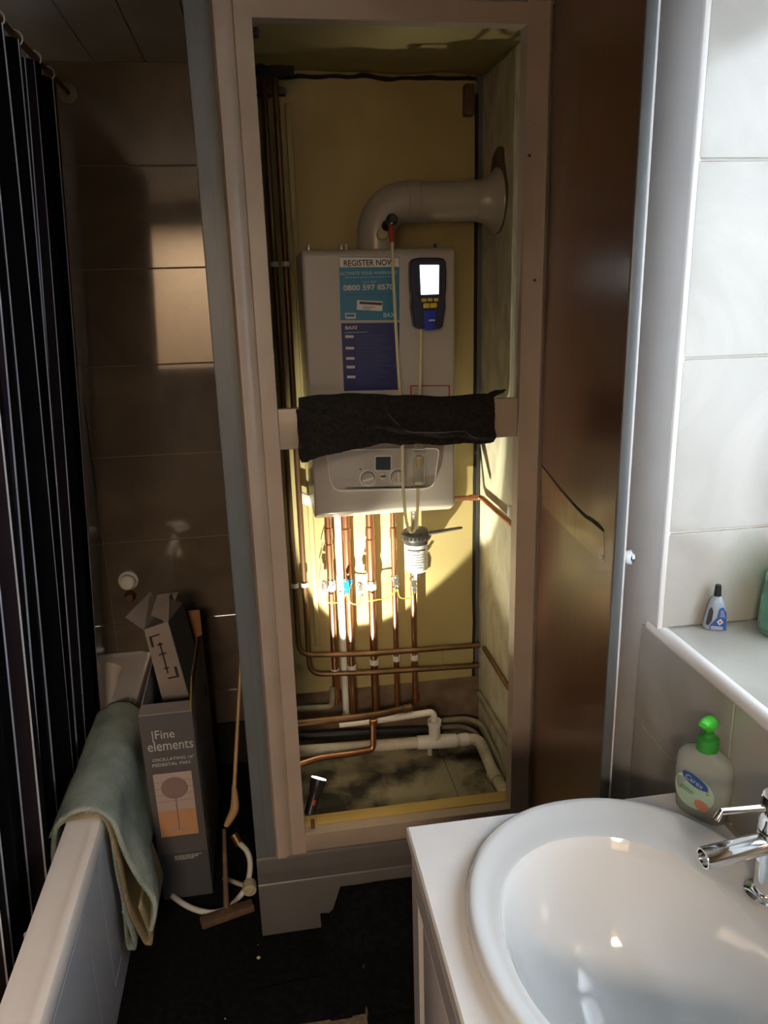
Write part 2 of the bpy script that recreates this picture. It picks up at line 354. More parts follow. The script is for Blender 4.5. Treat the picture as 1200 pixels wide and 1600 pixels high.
struct(mb.build('wall_hall', 'hall_wall', smooth=False))
# right wall: plain strip by the cupboard, tiled part nearer the camera, window recess
mb = MB(); WT = .34
mb.mi = 1
mb.box(P3(XW, YREV, -H), P3(XW+WT, YT+.1, CEIL+.05))                              # solid beyond the recess
mb.box(P3(XW, YR-.1, -H), P3(XW+WT, YNEAR, CEIL+.05))                             # solid nearer than the recess
mb.box(P3(XW, YNEAR, -H), P3(XW+WT, YREV, SILL-.02))                              # under the sill
mb.box(P3(XW, YNEAR, WTOP), P3(XW+WT, YREV, CEIL+.05))                            # over the recess
tiles(mb, P3(XW, YREV+.05, -H), -YV, ZV, -XV, YREV+.05-YR, H+SILL-.012, .60, .302, .30, .005, g=.0025)
struct(mb.build('wall_right', ['tile', 'white_wall'], smooth=False))
mb = MB(); tiles(mb, P3(XW+.002, YREV, SILL), XV, ZV, -YV, XWIN-XW, WTOP-SILL, .60, .302, .65, .182, g=.0045)
mb.mi = 1; mb.box(P3(XW+.002, YREV-.001, SILL), P3(XWIN, YREV+.002, WTOP))
struct(mb.build('wall_reveal', ['tile', 'grout'], smooth=False))
mb = MB(); mb.box(P3(XW+.012, YNEAR, SILL-.02), P3(XWIN, YREV-.002, SILL))
struct(mb.build('trim_1', 'tile', smooth=False))                                  # tiled sill surface
mb = MB(); mb.tube([P3(XW+.010, YNEAR, SILL-.012), P3(XW+.010, YREV+.035, SILL-.012)], .0145, 16)
struct(mb.build('trim_2', 'trim_white'))
mb = MB(); mb.box(P3(XW-.004, YREV-.006, SILL), P3(XW+.008, YREV+.004, CEIL), bev=.002)
struct(mb.build('trim_3', 'trim_white'))
# window
mb = MB()
for a, b in (((YNEAR, SILL), (YREV-.008, SILL+.06)), ((YNEAR, WTOP-.06), (YREV-.008, WTOP)), ((YNEAR, SILL+.06), (YNEAR+.06, WTOP-.06)), ((YREV-.068, SILL+.06), (YREV-.008, WTOP-.06)), ((.62, SILL+.06), (.68, WTOP-.06))):
    mb.box(P3(XWIN-.02, a[0], a[1]), P3(XWIN+.04, b[0], b[1]))
win = struct(mb.build('window_1', 'trim_white', bevel=.004))
g = MB().box(P3(XWIN+.008, YNEAR+.05, SILL+.05), P3(XWIN+.012, YREV-.07, WTOP-.05)).build('window_pane', 'frosted', win, smooth=False)
# ------------------------------------------------------------------ boiler cupboard shell
O1, O2 = .027, .610                        # opening
OB, OT = -1.417, .547
mb = MB().box(P3(-.105, YF-.002, -H), P3(-.080, YT, CEIL)).box(P3(-.08, YB+.012, -1.5), P3(XW-.001, YT-.01, CEIL))
struct(mb.build('wall_cupboard_side', 'blue_grey', smooth=False))
mb = MB()                                   # grey facing board round the frame
mb.box(P3(-.109, YF, -H), P3(-.040, YF+.02, CEIL)).box(P3(-.04, YF, .590), P3(XW, YF+.02, CEIL)).box(P3(-.04, YF, -H), P3(XW, YF+.02, -1.47))
struct(mb.build('wall_cupboard_front', 'blue_grey', bevel=.002))
mb = MB().box(P3(-.08, YB, -1.27), P3(.640, YB+.012, .585)); struct(mb.build('wall_cupboard_back', 'panel', smooth=False))
mb = MB().box(P3(-.08, YB+.006, -1.5), P3(XW, YB+.02, -1.27)); struct(mb.build('wall_cupboard_base', 'brick', smooth=False))
mb = MB().box(P3(.664, YF+.02, -1.5), P3(XW-.001, YB+.012, .59)); struct(mb.build('wall_cupboard_right', 'plaster', smooth=False))
mb = MB()                                    # sagging painted ceiling of the cupboard
def cc(u, v):
    X_ = -.08+u*.745; Y_ = YF+.02+v*(YB-YF-.02)
    return P3(X_, Y_, .585 - .018*math.sin(v*math.pi)*(.4+.6*math.sin(u*3)) + .008*noise.noise(Vector((X_*9, Y_*9, 0))))
mb.grid(cc, 24, 14); struct(mb.build('ceiling_cupboard', 'panel', solid=.012, offs=0))
mb = MB().box(P3(-.08, YF+.02, -1.50), P3(XW-.016, YB+.012, -1.475)); mb.mi = 1
mb.box(P3(.497, YF+.06, -1.4755), P3(.500, YB-.06, -1.4735))
struct(mb.build('floor_cupboard', ['concrete', 'brick'], smooth=False))
# dark gap strips in the corners
mb = MB()
pts = [(.641+.006*noise.noise(Vector((0, 0, z*7))), z) for z in [-1.27+i*.1 for i in range(19)]]
for (a, za), (b, zb) in zip(pts, pts[1:]): mb.prism([P3(a-.004, YB-.002, za), P3(a+.006, YB-.002, za), P3(b+.006, YB-.002, zb), P3(b-.004, YB-.002, zb)], (0, .01, 0))
struct(mb.build('trim_4', 'dark', smooth=False))
mb = MB(); N_ = 26
for i in range(N_):
    f = lambda t: .562+.010*noise.noise(Vector((t*14, 3, 0)))
    a, b = .085+i*(.555/N_), .085+(i+1)*(.555/N_)
    mb.prism([P3(a, YB-.006, f(a)), P3(b, YB-.006, f(b)), P3(b, YB-.006, f(b)+.008+.006*abs(noise.noise(Vector((b*30, 9, 0))))), P3(a, YB-.006, f(a)+.008+.006*abs(noise.noise(Vector((a*30, 9, 0)))))], (0, .01, 0))
struct(mb.build('trim_5', 'dark', smooth=False))
# narrow cream strip beside the tall pipes
struct(MB().box(P3(.108, YB-.014, -1.10), P3(.124, YB-.001, .50), bev=.003).build('trim_6', 'panel'))
# beige frame (architrave)
def ring_profile(mb, x0, x1, z0, z1, prof):
    """mitred frame; prof = (distance outward from the opening, proud distance)"""
    for (d0, y0), (d1, y1) in zip(prof, prof[1:]):
        q0 = [P3(x0-d0, YF-y0, z0-d0), P3(x1+d0, YF-y0, z0-d0), P3(x1+d0, YF-y0, z1+d0), P3(x0-d0, YF-y0, z1+d0)]
        q1 = [P3(x0-d1, YF-y1, z0-d1), P3(x1+d1, YF-y1, z0-d1), P3(x1+d1, YF-y1, z1+d1), P3(x0-d1, YF-y1, z1+d1)]
        A = [mb.bm.verts.new(p) for p in q0]; B = [mb.bm.verts.new(p) for p in q1]
        for k in range(4): mb.face((A[k], A[(k+1) % 4], B[(k+1) % 4], B[k]))
def frame_side(a, b, inn, out, prof):
    """one side of the frame: a,b inner corners, inn/out unit vectors outward along mitre"""
fr = thing('boiler_cupboard', 'built-in boiler cupboard with a beige painted frame and an open brown varnished door', 'cupboard', P3(.3, YF, OB))
prof_l = [(0, -.030), (0, .014), (.036, .014), (.039, .010), (.042, .014), (.050, .018), (.056, .022), (.076, .022), (.083, .012), (.083, 0)]
prof_s = [(0, -.030), (0, .014), (.040, .014), (.050, .016), (.058, .010), (.058, 0)]
def strip(mb, p, q, out, prof, ms, me_):
    """sweep prof from p to q; out = outward dir; ms, me_ = mitre slopes at the ends"""
    p, q, out = Vector(p), Vector(q), Vector(out); d = (q-p).normalized()
    R_ = []
    for t, base, m_ in ((0, p, ms), (1, q, me_)):
        R_.append([mb.bm.verts.new(base+out*a+Vector((0, -y, 0))+d*(m_*a*(-1 if t == 0 else 1))) for a, y in prof])
    n = len(prof)
    for k in range(n-1): mb.face((R_[0][k], R_[0][k+1], R_[1][k+1], R_[1][k]))
    mb.face(list(reversed(R_[0]))); mb.face(R_[1])
mb = MB(); strip(mb, P3(O1, YF, OB-.058), P3(O1, YF, OT+.045), (-1, 0, 0), prof_l, 0, 0); mb.build('side_jamb', 'frame', fr)
mb = MB(); strip(mb, P3(O2, YF, OB-.058), P3(O2, YF, OT+.045), (1, 0, 0), prof_s, 0, 0); mb.build('side_jamb', 'frame', fr)
mb = MB(); strip(mb, P3(O1, YF, OT), P3(O2, YF, OT), (0, 0, 1), [(0, -.02), (0, .0135), (.040, .0135), (.045, .008), (.045, 0)], 0, 0); mb.build('head_board', 'frame', fr)
mb = MB(); strip(mb, P3(O1, YF, OB), P3(O2, YF, OB), (0, 0, -1), [(0, -.02), (0, .0135), (.050, .0135), (.058, .008), (.058, 0)], 0, 0); mb.build('bottom_board', 'frame', fr)
for px, py in ((827, 243), (835, 438)):
    c = pY(px, py, YF-.0145); plabel(MB().lathe(c+YV*.004, -YV, [(0, .0035), (.006, .0035), (.007, .002)], 12).build('screw', 'rust', fr), 'small rusty screw')
tag(MB().box(P3(O1-.02, YF+.022, OB-.04), P3(O2+.05, YF+.066, OB+.002), bev=.003).build('timber_batten', 'batten'), 'yellow timber batten along the bottom of the cupboard opening', 'batten')
mb = MB(); mb.box(P3(.045, YF+.008, OB-.001), P3(.056, YF+.030, OB+.016)); tag(mb.build('latch_plate', 'rust', bevel=.001), 'small dark metal catch on the bottom left of the cupboard opening', 'catch')
tag(MB().box(P3(.006, YF+.035, OT-.018), P3(.040, YF+.060, OT-.002), bev=.002).build('magnetic_catch', 'black_plastic'), 'small dark catch at the top left inside the cupboard opening', 'catch')
# cross rail
mb = MB().box(P3(O1+.0005, YF-.004, -.348), P3(O2-.0005, YF+.016, -.252), bev=.002)
rail = mb.build('cross_rail', 'frame', fr)
# skirting with moulded top
mb = MB(); prof = [(0, 0), (0, .020), (.145, .020), (.150, .016), (.158, .017), (.172, .012), (.178, .013), (.186, .008), (.205, .006), (.215, 0)]
prof = [(z, y+.004) for z, y in prof]
A = [P3(-.109-y*0, YF-y, -H+z*1.12) for z, y in prof]; mb.prism(A, (XW+.108, 0, 0))
struct(mb.build('baseboard_front', 'grey_paint'))
# ragged bits at the top left and top right of the cupboard
mb = MB(); a = P3(.0, 2.06, .520)
pts = []
for i in range(15): t = i/14; pts.append(P3(-.06+t*.185, 2.10, .522+.006*noise.noise(Vector((i*.9, 0, 0)))))
for i in range(14, -1, -1): t = i/14; pts.append(P3(-.06+t*.185, 2.10, .542+.008*noise.noise(Vector((i*.7, 4, 0)))))
mb.prism(pts, (0, .025, 0)); tag(mb.build('timber_offcut', 'dark', smooth=False), 'ragged dark timber strip over the tall pipes at the top left', 'timber')
mb = MB()
pts = [P3(-.06, YB-.03, .50)]
for i in range(12): t = i/11; pts.append(P3(-.06+t*.17, YB-.03, .535+.012*noise.noise(Vector((i*1.1, 7, 0)))))
for i in range(11, -1, -1): t = i/11; pts.append(P3(-.06+t*.17, YB-.03, .518-.02*max(0, noise.noise(Vector((i*.9, 2, 0))))))
mb.prism(pts[1:], (0, .028, 0)); tag(mb.build('timber_offcut', 'dirty_wood', smooth=False), 'ragged brown timber edge where the tall pipes pass the cupboard top', 'timber')
tag(MB().box(P3(.600, YB-.035, .470), P3(.628, YB-.003, .548), bev=.004).build('timber_block', 'dirty_wood'), 'small brown timber block in the top right back corner of the cupboard', 'timber')
# ------------------------------------------------------------------ open cupboard door
hx, hy = .664, YF-.022; fx, fy = .569, 1.158
u = Vector((fx-hx, fy-hy, 0)); DW = u.length; u.normalize(); n_in = Vector((-u.y, u.x, 0)); n_in = n_in if n_in.x < 0 else -n_in
zc = (.30+2.30)/2
c = Vector((hx, hy, zc))+u*(DW/2)-n_in*.009
mb = MB().obox(c-u*.006, u, ZV, n_in, DW-.012, 2.02, .014, bev=.001); dr = plabel(mb.build('cupboard_door', 'door_wood', fr, smooth=False), 'brown varnished door standing open')
mb = MB().obox(c-n_in*.0093, u, ZV, n_in, DW, 2.02, .0045, bev=.001); plabel(mb.build('outer_facing', 'white_wall', dr, smooth=False), 'pale painted outer facing')
mb = MB().obox(Vector((hx, hy, zc))+u*(DW-.004)-n_in*.009, u, ZV, n_in, .010, 2.024, .018, bev=.003); plabel(mb.build('edge_strip', 'blue_grey', dr), 'blue grey painted door edge')
def dpt(px, py, off=.0):
    """pixel -> point on the inner face of the door"""
    v = ray(px, py); o0 = Vector((0, 0, H)); p0 = Vector((hx, hy, 0))-n_in*.002+n_in*off
    t = (p0-o0).dot(n_in)/v.dot(n_in); return o0+v*t
crack = [(846, 727), (858, 742), (872, 760), (886, 776), (900, 792), (915, 807), (924, 812), (934, 820), (943, 829)]
wd = [1.0, 2.2, 3.2, 3.6, 4.2, 4.5, 5.5, 6.5, 3]
mb = MB(); up_ = [dpt(x_, y_-w_/2, .0008) for (x_, y_), w_ in zip(crack, wd)]; lo_ = [dpt(x_, y_+w_/2, .0008) for (x_, y_), w_ in zip(crack, wd)]
mb.prism(up_+lo_[::-1], -n_in*.0012); plabel(mb.build('crack', 'dark', dr, smooth=False), 'dark diagonal split in the ply')
mb = MB(); poly = [dpt(x_, y_+w_/2+1, .0007) for (x_, y_), w_ in zip(crack, wd)]+[dpt(944, 878, .0007), dpt(920, 862, .0007), dpt(884, 826, .0007), dpt(848, 790, .0007)]
mb.prism(poly, -n_in*.0012); plabel(mb.build('split_veneer', 'door_patch', dr, smooth=False), 'paler bare strip below the split')
mb = MB(); c = dpt(941, 871, .001); mb.lathe(c, n_in, [(0, .004), (.002, .003)], 10); mb.build('screw', 'steel', dr)
kc = pY(978, 869, fy+.03)
kz = kc.z; kb = Vector((hx, hy, kz))+u*(DW-.030)-n_in*.020
mb = MB().lathe(kb, -n_in, [(0, .008), (.003, .008), (.008, .006), (.012, .012), (.018, .0145), (.022, .012), (.024, .004)], 24); plabel(mb.build('knob', 'chrome', dr), 'small chrome knob')
# ------------------------------------------------------------------ boiler
bx0, bx1, bzt, bzb, byf = .114, .504, .110, -.594, 2.0
bo = thing('wall_boiler', 'white wall hung boiler in the cupboard, between the flue and the copper pipes', 'boiler', P3(.31, 2.15, bzb))
mb = MB()
sec = [(byf+.012, bzt), (byf, bzt-.012), (byf, bzb+.045), (byf+.006, bzb+.020), (byf+.045, bzb), (YB-.004, bzb), (YB-.004, bzt)]
mb.prism([P3(bx0, y_, z_) for y_, z_ in sec], (bx1-bx0, 0, 0)); mb.build('casing', 'boiler', bo, bevel=.007)
BF = byf-.0006
def on(px, py, Y=BF): return pY(px, py, Y)
def quad(mb, pts, th=.0005, Y=BF):
    mb.prism([on(a, b, Y-th) for a, b in pts], (0, th, 0)); return mb
# stickers
st = quad(MB(), [(529.5, 401), (624, 402), (624, 500), (532, 500.5)]).build('sticker', 'label_cyan', bo, smooth=False)
plabel(st, 'cyan and white warranty sticker')
quad(MB(), [(530.5, 402), (623, 403), (623.5, 417), (531, 417.5)], .0008).build('sticker_header', 'label_white', st, smooth=False)
def txt(s_, m_, par, cx, cy, wpx, hpx, lift=.0012, bold=0.0, tilt=0.0):
    c_ = on(cx, cy, BF-lift); k = 2.08/F
    u_ = on(cx+20, cy+tilt, BF-lift)-c_; u_.y = 0; u_.z = 0 if tilt == 0 else u_.z
    u_.normalize(); v_ = Vector((0, -1, 0)).cross(u_); v_ = v_ if v_.z > 0 else -v_
    return text('lettering', s_, m_, par, c_, u_, v_, wpx*k, hpx*k, bold=bold)
txt('REGISTER NOW', 'ink', st, 577, 410.5, 74, 8.5, bold=.02)
txt('ACTIVATE YOUR WARRANTY', 'pale_blue', st, 576, 426.5, 84, 4.5, bold=.02)
dashes('print_line', 'pale_blue', st, on(576, 433, BF-.0012), XV, ZV, 66*.00174, .0035)
txt('CALL FREE', 'pale_blue', st, 577, 440.5, 20, 3)
txt('0800 597 8570', 'print_light', st, 576, 449, 74, 8, bold=.03)
dashes('print_line', 'dim_blue', st, on(578, 460, BF-.0012), XV, ZV, 74*.00174, .0035)
quad(MB(), [(558, 469), (598, 471), (597, 486), (557.5, 484)], .001).build('barcode_tag', 'label_white', st, smooth=False)
quad(MB(), [(562, 471), (597, 473), (597, 477), (561.5, 475)], .0014).build('barcode_band', 'ink', st, smooth=False)
for i in range(3): quad(MB(), [(567, 478.5+i*2), (586-i*4, 479.2+i*2), (586-i*4, 479.9+i*2), (567, 479.2+i*2)], .0014).build('print_line', 'ink', st, smooth=False)
quad(MB(), [(539, 489), (556, 489), (556, 498), (540, 498)], .001).build('barcode_tag', 'print_light', st, smooth=False)
quad(MB(), [(541, 491), (554, 491), (554, 495), (541, 495)], .0014).build('barcode_band', 'label_cyan', st, smooth=False)
txt('BAXI', 'pale_blue', st, 609, 492, 19, 6.5, bold=.03)
s2 = quad(MB(), [(533, 505), (624, 504), (623, 609), (537.5, 611)]).build('sticker', 'label_navy', bo, smooth=False); plabel(s2, 'dark blue instruction sticker')
txt('BAXI', 'print_light', s2, 548.5, 512, 17, 5, bold=.03)
dashes('print_line', 'pale_blue', s2, on(556, 519.3, BF-.0012), XV, ZV, 34*.00174, .0035)
for i, yy in enumerate((526, 544, 560, 573.5, 589)):
    x0_ = 539.5+i*.7; quad(MB(), [(x0_, yy-2), (x0_+13, yy-2), (x0_+13, yy+2), (x0_, yy+2)], .001).build('tab', 'print_light', s2, smooth=False)
ln = MB(); yy = 524
while yy < 606:
    w_ = random.uniform(35, 62); quad(ln, [(556, yy), (556+w_, yy), (556+w_, yy+.8), (556, yy+.8)], .0009); yy += 3.6
ln.build('print_lines', 'dim_blue', s2, smooth=False)
mb = MB()
for q in ([(641, 602), (703, 601.5), (703, 603.5), (641, 604)], [(641, 602), (643, 602), (643, 625), (641, 625)], [(701, 602), (703, 602), (703, 625), (701, 625)], [(641, 623), (703, 622.5), (703, 625), (641, 625)]): quad(mb, q)
plabel(mb.build('warning_outline', 'red_print', bo, smooth=False), 'red outlined notice')
# control panel
def rr(pts, rad, Y, seg=6):
    pts = [on(a, b, Y) for a, b in pts]; out = []
    n = len(pts)
    for i in range(n):
        a, p, b = pts[i-1], pts[i], pts[(i+1) % n]; s0 = p+(a-p).normalized()*rad; s1 = p+(b-p).normalized()*rad
        for k in range(seg+1): t = k/seg; out.append(s0*(1-t)**2+p*2*t*(1-t)+s1*t*t)
    return out
outer = [(509, 703), (687, 700), (679, 757), (668, 763), (527, 767), (518, 758)]
cp = MB().prism(rr(outer, .016, BF-.002), (0, .0021, 0)).build('control_panel', 'boiler_panel', bo, smooth=True)
ring = rr(outer, .016, BF-.003)
mb = MB().tube(ring, .0018, 8, closed=True); plabel(mb.build('panel_trim', 'edging', cp), 'bright silver edging')
MB().prism(rr([(585.5, 712.5), (612, 712), (612, 736), (585.5, 736)], .003, BF-.0032), (0, .0012, 0)).build('display_bezel', 'label_white', cp, smooth=False)
MB().prism(rr([(587, 714), (610.5, 713.5), (610.5, 734.5), (587, 734.5)], .0025, BF-.0040), (0, .0012, 0)).build('display', 'lcd', cp, smooth=False)
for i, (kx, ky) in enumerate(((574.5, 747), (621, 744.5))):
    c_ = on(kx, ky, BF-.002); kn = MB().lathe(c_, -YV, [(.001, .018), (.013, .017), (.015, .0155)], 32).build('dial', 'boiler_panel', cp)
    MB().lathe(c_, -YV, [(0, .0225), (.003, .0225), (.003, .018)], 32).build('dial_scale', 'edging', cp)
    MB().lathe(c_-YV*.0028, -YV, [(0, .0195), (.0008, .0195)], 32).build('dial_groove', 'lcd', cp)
    a_ = math.radians(15 if i == 0 else 90); uu = Vector((math.cos(a_), 0, math.sin(a_)))
    MB().obox(c_-YV*.0165, uu, YV.cross(uu), YV, .030, .0045, .003).build('dial_grip', 'label_white', kn, smooth=False)
for yy in (741.5, 748): MB().obox(on(599, yy, BF-.003), XV, ZV, YV, .016, .006, .003, bev=.001).build('button', 'boiler_panel', cp)
MB().obox(on(599, 744.5, BF-.0045), XV, ZV, YV, .012, .0025, .003).build('button_mark', 'ink', cp)
MB().obox(on(563, 733, BF-.0025), XV, ZV, YV, .005, .003, .0012).build('mark', 'ink', cp)
# fittings on top of the casing
for px in (482, 533, 541, 680):
    b_ = pY(px, 385, 2.04 if px < 600 else 2.10); b_.z = bzt+H-.001
    MB().lathe(b_, ZV, [(0, .006), (.008, .006), (.010, .004), (.014, .004)] if px < 600 else [(0, .004), (.014, .004), (.016, .002)], 12).build('top_screw', 'black_plastic' if px == 680 else 'steel', bo)
# ------------------------------------------------------------------ flue
fl = thing('flue_pipe', 'white flue pipe bending from the boiler top to the right wall', 'flue', P3(.328, 2.17, bzt+.001))
R_ = .053; fzc = .235; ex = .328
pth = [P3(ex, 2.17, bzt+.002), P3(ex, 2.17, .150)]+[P3(ex+.080-.080*math.cos(t), 2.17, .150+(.085)*math.sin(t)) for t in [i*math.pi/2/10 for i in range(1, 11)]]+[P3(ex+.10, 2.17, fzc)]
mb = MB().tube(pth, R_, 40); mb.build('elbow', 'boiler', fl)
mb = MB().tube([P3(ex+.088, 2.17, fzc), P3(.662, 2.17, fzc+.003)], R_-.001, 40); mb.build('straight_section', 'boiler', fl)
for x_ in (ex+.083, ex+.113): MB().lathe(P3(x_, 2.17, fzc), XV, [(0, R_), (.001, R_+.0022), (.005, R_+.0022), (.006, R_)], 40).build('joint_ring', 'boiler', fl)
mb = MB().lathe(P3(.603, 2.17, fzc+.002), XV, [(0, R_+.0008), (.010, R_+.002), (.025, R_+.005), (.040, R_+.014), (.052, R_+.024), (.056, R_+.031), (.0595, R_+.032), (.0595, R_)], 48); mb.build('wall_seal', 'boiler', fl)
tp = on(597, 369, 2.115)
mb = MB().lathe(tp+YV*.03, Vector((.0, -1, .15)), [(0, .016), (.030, .016), (.032, .013), (.040, .013)], 20); plabel(mb.build('test_point', 'cream_plastic', fl), 'cream sampling point')
# dark rough patch in the plaster round the flue
mb = MB(); pts = []
for i in range(28):
    a = 2*math.pi*i/28; r_ = .098+.014*noise.noise(Vector((math.cos(a)*1.4, math.sin(a)*1.4, 2)))+(.02 if 60 < math.degrees(a) < 120 else 0)
    pts.append(P3(.6632, 2.165+r_*math.cos(a), fzc+.012+r_*math.sin(a)))
mb.prism(pts, (.001, 0, 0)); struct(mb.build('trim_7', 'brick', smooth=False))
# ------------------------------------------------------------------ sampling probe and analyser tubing
hs = thing('sampling_hose', 'clear rubber sampling hose hanging from the flue test point to the water trap', 'hose', on(642, 832, 1.93))
top = on(613, 372, 1.985)
pts = [on(613, 377, 1.98), on(614, 420, 1.975), on(617, 480, 1.97), on(621, 550, 1.965), on(625, 615, 1.95), on(628, 660, 1.90), on(629, 700, 1.93), on(630, 760, 1.945), on(633, 800, 1.94), on(637, 822, 1.935), on(642.5, 831, 1.93), on(649, 824, 1.935), on(652, 800, 1.94), on(653, 762, 1.945)]
MB().tube(spline(pts), .0042, 12).build('tube', 'tubing', hs)
plabel(MB().tube([on(610.5, 348, 1.99), on(613, 379, 1.98)], .0068, 14).build('connector', 'red_plastic', hs), 'red connector')
a_, b_ = on(603, 352, 2.07), on(617, 341, 1.985)
MB().lathe(on(604, 353, 2.06), (on(613.5, 342, 1.98)-on(604, 353, 2.06)), [(0, .013), (.006, .0135), (.020, .012), (.030, .009), (.060, .009), (.066, .014), (.074, .0145), (.080, .013), (.084, .010)], 24).build('probe_grip', 'black_plastic', hs)
wt = thing('water_trap', 'clear cylindrical water trap hanging in front of the boiler dials', 'water trap', on(654, 762, 1.945))
c0 = on(655, 758, 1.945); c1 = on(655, 700, 1.945)
MB().lathe(c0, c1-c0, [(0, .008), (.004, .0155), (.075, .0155), (.075, .0145), (.006, .0145), (.005, .001)], 24, cap=False).build('tube_body', 'clear', wt)
MB().lathe(c0+(c1-c0)*.5, c1-c0, [(0, .008), (.028, .010), (.03, .006)], 18).build('filter', 'felt', wt)
MB().lathe(c0+(c1-c0)*.93, c1-c0, [(0, .0165), (.008, .0165), (.009, .012), (.016, .012), (.017, .006), (.022, .005)], 24).build('cap', 'clear', wt)
MB().lathe(c0, c1-c0, [(0, .005), (.030, .005), (.040, .002)], 14).build('inner_tube', 'clear', wt)
h2 = MB().tube(spline([on(655, 697, 1.945), on(655.5, 660, 1.90), on(656, 615, 1.95), on(657, 570, 1.965), on(658, 514, 1.972)]), .0042, 12)
tag(h2.build('analyser_hose', 'tubing'), 'clear rubber hose hanging straight down from the gas analyser', 'hose')
# ------------------------------------------------------------------ flue gas analyser
an = thing('gas_analyser', 'dark blue handheld gas analyser with a lit screen on the boiler front', 'gas analyser', on(669, 515, 1.98))
def shp(w_, Y):
    return [on(a, b, Y) for a, b in w_]
body = [(647, 404), (656, 402.5), (684, 402.5), (693, 404), (697, 409), (698, 425), (697.5, 452), (696, 464), (697, 480), (694, 498), (692.5, 510), (688, 514.5), (653, 514.5), (648, 510), (646.5, 498), (643.5, 480), (644.5, 464), (642.5, 452), (641.5, 425), (642, 410)]
mb = MB().prism(shp(body, 1.962), (0, .036, 0)); mb.build('rubber_boot', 'navy_plastic', an, bevel=.004)
mb = MB().prism(shp([(652, 407), (688, 407), (690, 412), (689, 462), (684, 470), (657, 470), (652, 462), (651, 412)], 1.959), (0, .004, 0)); mb.build('fascia', 'navy_plastic', an, bevel=.0012)
scr = MB().prism(shp([(656, 414), (686, 414), (685.5, 459.5), (658, 460.5)], 1.9578), (0, .002, 0)).build('screen', 'screen', an, smooth=False)
mb = MB()
for i, yy in enumerate((419, 425, 431, 438, 446)):
    w_ = (5, 9, 4, 7, 6)[i]; mb.prism(shp([(676-w_/2, yy), (676+w_/2, yy), (676+w_/2, yy+1.5), (676-w_/2, yy+1.5)], 1.9575), (0, .0002, 0))
mb.build('screen_readings', 'screen_mark', scr, smooth=False)
for kx, ky, kw, kh in ((662.5, 469, 8, 5), (672, 468.5, 8, 5), (681.5, 468.5, 7, 5), (666.5, 477.5, 10, 7), (677.5, 477, 10, 7)):
    c_ = on(kx, ky, 1.959); MB().obox(c_, XV, ZV, YV, kw*.0017, kh*.0017, .005, bev=.002).build('key', 'yellow_key', an)
mb = MB().prism(shp([(661, 485), (682, 485), (680, 516), (664, 516)], 1.960), (0, .01, 0)); plabel(mb.build('lower_body', 'blue_plastic', an, bevel=.002), 'bright blue lower casing')
dashes('print_mark', 'label_white', an, on(675, 500.5, 1.9595), XV, ZV, .016, .008)
plabel(MB().obox(on(674, 411, 1.959), XV, ZV, YV, .03, .003, .002).build('ridge', 'navy_plastic', an), 'raised bar above the screen')
# ------------------------------------------------------------------ pipes under the boiler
YP = 2.268
def pipe(name, label, pts, r, m, cat='pipe', rad=.03, collars=(), group=None, prn=16):
    pts = [Vector(p) for p in pts]; t = thing(name, label, cat, pts[-1] if pts[-1].z < pts[0].z else pts[0], group)
    mb = MB().tube(arc(pts, rad) if len(pts) > 2 else pts, r, prn); mb.build('pipe', m, t)
    for q, d, l, rr_ in collars:
        q = Vector(q); d = Vector(d).normalized(); MB().lathe(q-d*l/2, d, [(0, r), (.001, rr_), (l-.001, rr_), (l, r)], 20).build('fitting', m, t)
    return t
def vert(px, ytop, ybot, Y=YP):
    a = pY(px, 850, Y); zt = pY(px, ytop, Y).z; zb = pY(px, ybot, Y).z
    return a.x, zt, zb
zb_top = bzb+H+.004
PX = {}
def vpipe(key, px, r, label, ybot, collars=(), m='copper', Y=YP, name='copper_pipe'):
    a = pY(px, 880, Y); PX[key] = a.x; zb_ = pY(px, ybot, Y).z
    cs = [((a.x, Y, pY(px, cy, Y).z), ZV, cl, r+.0022) for cy, cl in collars]
    return pipe(name, label, [(a.x, Y, zb_top), (a.x, Y, zb_)], r, m, collars=cs)
vpipe(1, 515.5, .0112, 'leftmost vertical copper pipe under the boiler, beside the white plastic pipe', 1100, ((834, .04), (862, .05)))
vpipe(2, 543, .0112, 'second vertical copper pipe from the left under the boiler, with the blue tag', 1115, ((834, .035),))
vpipe(3, 579.5, .0125, 'thickest vertical copper pipe, centre of the five under the boiler', 1124, ((830, .03), (868, .11)))
vpipe(4, 615.5, .0088, 'fourth vertical copper pipe from the left under the boiler, thinner and bright', 1110, ((832, .035),))
wx = pY(530.5, 880, 2.27)
pipe('plastic_pipe', 'white plastic condensate pipe rising between the two leftmost copper pipes', [(wx.x, 2.270, zb_top), (wx.x, 2.270, pY(532, 1122, 2.270).z)], .0108, 'white_pipe', collars=[((wx.x, 2.270, pY(532, 1118, 2.270).z), ZV, .022, .0135)])
a5 = pY(647, 990, YP)
pipe('copper_pipe', 'rightmost vertical copper pipe below the black and white filter', [(a5.x, YP, pY(647, 890, YP).z), (a5.x, YP, pY(647, 1098, YP).z)], .0092, 'copper', collars=[((a5.x, YP, pY(647, 1092, YP).z), ZV, .02, .013), ((a5.x, YP, pY(647, 1040, YP).z), ZV, .014, .0118)])
